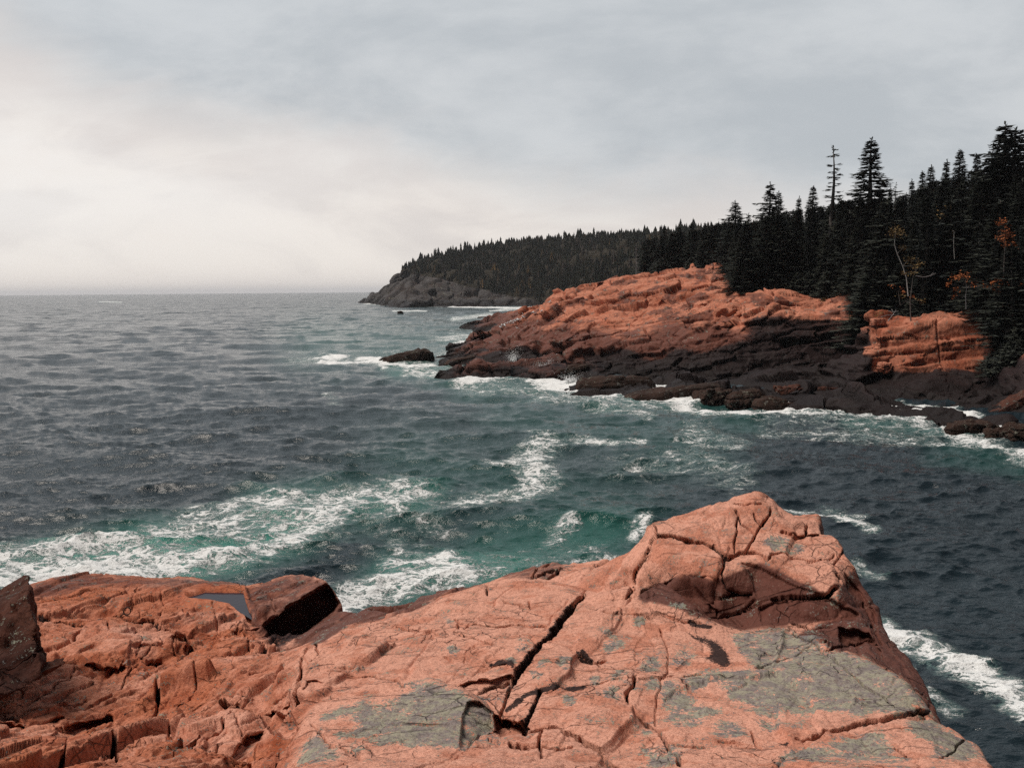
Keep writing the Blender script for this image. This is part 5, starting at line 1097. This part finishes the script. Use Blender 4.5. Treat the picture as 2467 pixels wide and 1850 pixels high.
rock('boulder', 'little wet rock in the foam right of the black domed boulder', 'rock', wat('F', 605, 1095, .0), (.9, .6, .5), seed=14, box=.2)
rock('boulder', 'flat wet rock in the foam below the shaded cliff', 'rock', wat('F', 770, 1095, .05), (1.3, .8, .6), seed=15, box=.4)
rock('boulder', 'orange topped block at the foot of the shaded cliff', 'rock', onland('F', 585, 1000, 112), (2.3, 1.5, 1.0), seed=16, mat=M_BROWN, box=.7)
rock('boulder', 'second orange topped block at the foot of the shaded cliff, further right', 'rock', onland('F', 810, 985, 112), (2.4, 1.5, .7), seed=17, mat=M_BROWN, box=.7)
rock('boulder', 'square shouldered pinkish block wedged in the gully under the orange rock face', 'rock', onland('F', 1062, 845, 122.5), (2.3, 1.6, 1.25), seed=18, mat=M_BROWN, box=.75)
rock('boulder', 'small pale boulder at the lower left corner of the orange rock face', 'rock', onland('F', 1236, 822, 115.0), (.95, .8, .85), seed=19, mat=M_PALE, box=.3)
rock('boulder', 'square orange block perched on the left corner of the orange rock face', 'rock', onland('F', 1198, 508, 121), (1.05, .9, .55), seed=20, mat=M_PALE, box=.85, amp=.6)
rock('boulder', 'low dark rock in the cove foam near the right edge of the photo', 'rock', wat('F', 1835, 1265, .2), (2.4, 1.5, 1.0), seed=21, box=.5)
rock('boulder', 'rounded dark rock right of the low one near the right edge', 'rock', wat('F', 2020, 1305, .1), (1.2, .9, .8), seed=22, box=.3)
rock('boulder', 'black rock cut by the right edge of the photo, in the foam', 'rock', wat('F', 2190, 1300, .3), (1.6, 1.2, 1.3), seed=23, box=.3)
rock('rock_slab', 'leaning rust edged slab above the foam at the right edge', 'rock', onland('F', 2110, 1090, 94), (2.8, 1.4, .7), seed=24, mat=M_BROWN, tilt=(-28, 0), box=.6)
rock('sea_rock', 'low black rock awash behind the headland tip', 'rock', P(1170, 824, z=.4), (2.9, 1.6, 1.5), seed=25, box=.4)
rock('sea_rock', 'tiny dark rock far out in the whitewater below the far cliffs', 'rock', P(964, 755, z=.8), (2.0, 1.4, 1.6), seed=26, box=.3)
rock('sea_rock', 'thin flat reef awash beyond the headland', 'rock', P(1170, 766, z=.1), (4.5, 2.5, .7), seed=27, box=.3)
rock('boulder', 'rounded pale boulder under the trees above the stepped rocks', 'rock', onland('F', 560, 345, 157), (2.6, 1.4, .9), seed=28, mat=M_PALE, rz=10)
rock('boulder', 'grey orange boulder half hidden by bushes right of the ridge top', 'rock', onland('F', 240, 325, 162), (2.6, 1.5, 1.1), seed=29, mat=M_BROWN, rz=15, tilt=(-20, 0))
rock('boulder', 'small pink boulder at the right end of the stepped rocks', 'rock', onland('F', 870, 395, 148), (1.0, .8, .9), seed=30, mat=M_PALE, box=.3)
# ------------------------------------------------------------------ dark boulder at the left of the foreground
import bmesh
def facet_rock(name, label, cat, pts, ext, mat, seed, cuts=5, amp=.06, sc=1.6):
    """outline traced at true distance, given real thickness, then weathered"""
    P3 = [Vector(P(*px('A', a, b), d)) for a, b, d in pts]; base = P3[len(P3) // 2].copy(); bm = bmesh.new()
    f0 = bm.faces.new([bm.verts.new(q - base) for q in P3]); r = bmesh.ops.extrude_face_region(bm, geom=[f0])
    for g_ in r['geom']:
        if isinstance(g_, bmesh.types.BMVert): g_.co += Vector(ext)
    f0b = bm.faces.new([v for v in f0.verts]) if not f0.is_valid else f0
    bmesh.ops.triangulate(bm, faces=bm.faces[:])
    for k in range(cuts):
        le = [e_ for e_ in bm.edges if e_.calc_length() > .07]
        if not le: break
        bmesh.ops.subdivide_edges(bm, edges=le, cuts=1); bmesh.ops.triangulate(bm, faces=[f for f in bm.faces if len(f.verts) > 3])
    bmesh.ops.recalc_face_normals(bm, faces=bm.faces[:])
    bm.normal_update(); v = np.array([q.co[:] for q in bm.verts], np.float32); n_ = np.array([q.normal[:] for q in bm.verts], np.float32)
    F1, F2, hr, ox = vor(v * sc + seed, seed, jit=.8)
    dd = (hr[:, 0] - .5) * amp * 1.6 + (ox * (hr - .5)).sum(1) * amp * 2 - amp * .8 * np.exp(-((F2 - F1) / .07) ** 2) + amp * 2.2 * fbm(v * 2, 4, seed) + amp * .5 * fbm(v * 9, 3, seed)
    v = v + n_ * dd[:, None]
    for q, c_ in zip(bm.verts, v): q.co = c_.tolist()
    me = bpy.data.meshes.new(name); bm.to_mesh(me); bm.free(); me.materials.append(mat); me.polygons.foreach_set('use_smooth', np.ones(len(me.polygons), bool))
    o = bpy.data.objects.new(name, me); COL.objects.link(o); o.location = base; tag(o, label, cat); return o
facet_rock('boulder', 'big dark brown boulder standing at the left edge of the foreground ledge', 'boulder',
    [(-420, 640, 12.4), (0, 425, 12.4), (140, 345, 12.5), (172, 350, 12.3), (200, 450, 12.1), (222, 530, 12.0), (215, 640, 11.8), (235, 700, 11.6), (262, 790, 11.4), (250, 870, 11.3), (120, 940, 11.1), (0, 985, 10.8), (-420, 1150, 10.4)], (-.9, 1.6, -.25), M_BROWN, 5, cuts=6)
facet_rock('stone', 'small brown stone at the foot of the big dark brown boulder', 'stone',
    [(140, 850, 11.6), (210, 800, 11.7), (262, 790, 11.7), (280, 820, 11.5), (200, 880, 11.3), (150, 890, 11.3)], (.05, .5, -.1), M_BROWN, 6, cuts=4, amp=.02, sc=5)
# ------------------------------------------------------------------ tide pool and ring bolt
bm = bmesh.new(); f = bm.faces.new([bm.verts.new(Vector(P(*px('A', a, b), z=ZP - .07))) for a, b in [(1130, 352), (1290, 318), (1545, 322), (1580, 400), (1635, 492), (1590, 508), (1500, 452), (1420, 398), (1320, 380), (1160, 375)]])
if f.normal.z < 0: f.normal_flip()
me = bpy.data.meshes.new('tide_pool'); bm.to_mesh(me); bm.free()
M_POOL, t, b = base_mat('still_water'); b.inputs['Base Color'].default_value = (.022, .018, .028, 1); b.inputs['Roughness'].default_value = .12; b.inputs['IOR'].default_value = 1.333; b.inputs['Specular IOR Level'].default_value = .3
bp = t.new('ShaderNodeBump', inp={'Strength': .15, 'Distance': .02, 'Height': t.noise(pos(t), 9, 2)}); t.l.new(bp.outputs[0], b.inputs['Normal'])
me.materials.append(M_POOL); o = bpy.data.objects.new('tide_pool', me); COL.objects.link(o); tag(o, 'still dark pool lying in a hollow of the left ledge', kind='structure')
M_IRON = plain('rusty_iron', (0.03, 0.02, 0.018), (0.07, 0.035, 0.025), 30, .8)
bolt = pick(fgU, fgV, fgD, FGV, *px('A', 770, 485))
if bolt is not None:
    r = empty('ring_bolt', bolt); tag(r, 'rusty iron ring bolt set in the left ledge', 'ring bolt')
    mb = MB(); mb.tube([(-.10, 0, -.05), (-.06, 0, .03), (.03, 0, .10)], [.014, .014, .014], 8); mb.build('shank', M_IRON, r, True)
    mb = MB(); mb.tube([(.10 + .075 * math.cos(a), .02 * math.sin(a), .15 + .075 * math.sin(a)) for a in np.linspace(0, 6.283, 21)], [.014] * 21, 8); mb.build('ring', M_IRON, r, True)
# ------------------------------------------------------------------ gulls on the headland
M_GW = plain('gull_white_feathers', (.72, .72, .72), (.85, .85, .85), 5, .8); M_GG = plain('gull_grey_wing', (.30, .32, .35), (.42, .44, .47), 5, .8); M_BILL = plain('gull_bill', (.6, .35, .05), (.7, .4, .08), 5, .6)
g0 = empty('gull', (0, 0, -100))
mb = MB(); mb.tube([(-.27, 0, .20), (-.16, 0, .22), (-.02, 0, .24), (.10, 0, .27), (.16, 0, .33), (.18, 0, .40), (.22, 0, .43), (.26, 0, .42)], [.01, .05, .095, .09, .055, .045, .05, .015], 10); mb.build('body', M_GW, g0, True)
mb = MB()
for s_ in (-1, 1): mb.tube([(-.33, .03 * s_, .21), (-.15, .075 * s_, .27), (.03, .085 * s_, .28), (.10, .06 * s_, .27)], [.008, .03, .045, .01], 6)
mb.build('wings', M_GG, g0, True)
mb = MB(); mb.tube([(.25, 0, .425), (.30, 0, .415), (.325, 0, .40)], [.014, .011, .003], 6); mb.build('bill', M_BILL, g0, True)
for s_ in (-1, 1): mb = MB(); mb.tube([(.0, .035 * s_, .17), (.01, .035 * s_, .05), (.0, .035 * s_, 0), (.05, .035 * s_, 0)], [.01, .008, .008, .012], 5); mb.build('leg', M_BILL, g0, True)
first = True; gi = 0
for gx, gy in sorted([(488, 600), (497, 594), (507, 590), (515, 582), (528, 577), (540, 572), (558, 562), (566, 556), (578, 556), (590, 552), (600, 560), (612, 549), (622, 552), (632, 546), (643, 540), (655, 522), (661, 508), (668, 516), (678, 520), (706, 498), (712, 492), (738, 490), (748, 494), (622, 612), (866, 412), (872, 406), (520, 590), (584, 566), (806, 482)]):
    q = pick(hU, hV, hD, HV, *px('E', gx, gy + 4), 2.5)
    if q is None: continue
    c_ = g0 if first else copy_tree(g0); first = False
    c_.location = q.tolist(); c_.rotation_euler = (0, 0, rng.uniform(0, 6.28)); c_.scale = (1.5, 1.5, 1.5); c_.name = 'gull'
    if gx < 700 and gy < 605: lb = ('%s gull of the row resting down the seaward slope' % ORD[gi] if gi < 20 else 'topmost gull of the row resting down the seaward slope'); gi += 1
    else: lb = {706: 'left gull of two standing above the resting row', 712: 'right gull of two standing above the resting row', 738: 'left gull of the pair above the resting row nearest the ridge', 748: 'right gull of the pair above the resting row nearest the ridge', 622: 'lone gull on a ledge below the resting row',
               866: 'left of two gulls high on the ridge edge', 872: 'right of two gulls high on the ridge edge', 806: 'lone gull between the resting row and the ridge gulls'}.get(gx, 'white gull on the headland')
    tag(c_, lb, 'gull', 'gulls resting on the headland')
# ------------------------------------------------------------------ spray thrown up by the surf
M_SPRAY = plain('spray_drops', (.8, .82, .84), (.88, .9, .9), 3, .6)
def spray(kx, ky, d, n_, wx, hz, label, core=.35, seed=1):
    base = P(*px('K', kx, ky), d); rg = random.Random(seed); mb = MB()
    for k in range(n_):
        a = rg.gauss(0, .55); L = abs(rg.gauss(0, .6)) if rg.random() > core else rg.random() * .35
        q = Vector((math.sin(a) * L * wx, rg.gauss(0, .35) * wx * .5, abs(math.cos(a)) * L * hz)); s_ = rg.uniform(.025, .09) * (1.3 - min(1, L) * .6)
        e_ = [Vector((rg.uniform(-1, 1), rg.uniform(-1, 1), rg.uniform(-1, 1))).normalized() * s_ for _ in range(4)]
        i = len(mb.v); mb.v += [tuple(q + w_) for w_ in e_]; mb.f += [(i, i + 1, i + 2), (i, i + 2, i + 3), (i, i + 3, i + 1), (i + 1, i + 3, i + 2)]
    o = mb.build('sea_spray', M_SPRAY); o.location = base.tolist(); tag(o, label, 'spray', kind='stuff')
spray(420, 375, 150, 1500, 2.1, 1.9, 'fan of white spray bursting behind the low black slab', .15, 1)
spray(980, 560, 136, 2600, 2.4, 1.6, 'white burst of surf thrown up left of the tilted slab', .55, 2)
spray(1060, 560, 136, 500, 1.2, 2.3, 'thin jet of spray above the surf burst', .2, 3)
spray(1440, 730, 126, 2600, 2.6, 1.1, 'curling white surf right of the tilted slab', .6, 4)
# ------------------------------------------------------------------ haze
bm = bmesh.new(); bmesh.ops.create_cube(bm, size=1.0)
me = bpy.data.meshes.new('haze'); bm.to_mesh(me); bm.free(); o = bpy.data.objects.new('haze', me); COL.objects.link(o)
o.scale = (40000, 34000, 110); o.location = (0, 13000, 48); tag(o, 'thin sea haze', kind='stuff')
m = bpy.data.materials.new('haze_air'); m.use_nodes = True; t = NT(m.node_tree); t.n.clear()
out = t.new('ShaderNodeOutputMaterial'); pv = t.new('ShaderNodeVolumePrincipled'); pv.inputs['Color'].default_value = (.93, .95, 1.0, 1); pv.inputs['Density'].default_value = 0.00006; pv.inputs['Anisotropy'].default_value = 0.2
t.l.new(pv.outputs[0], out.inputs['Volume']); me.materials.append(m)
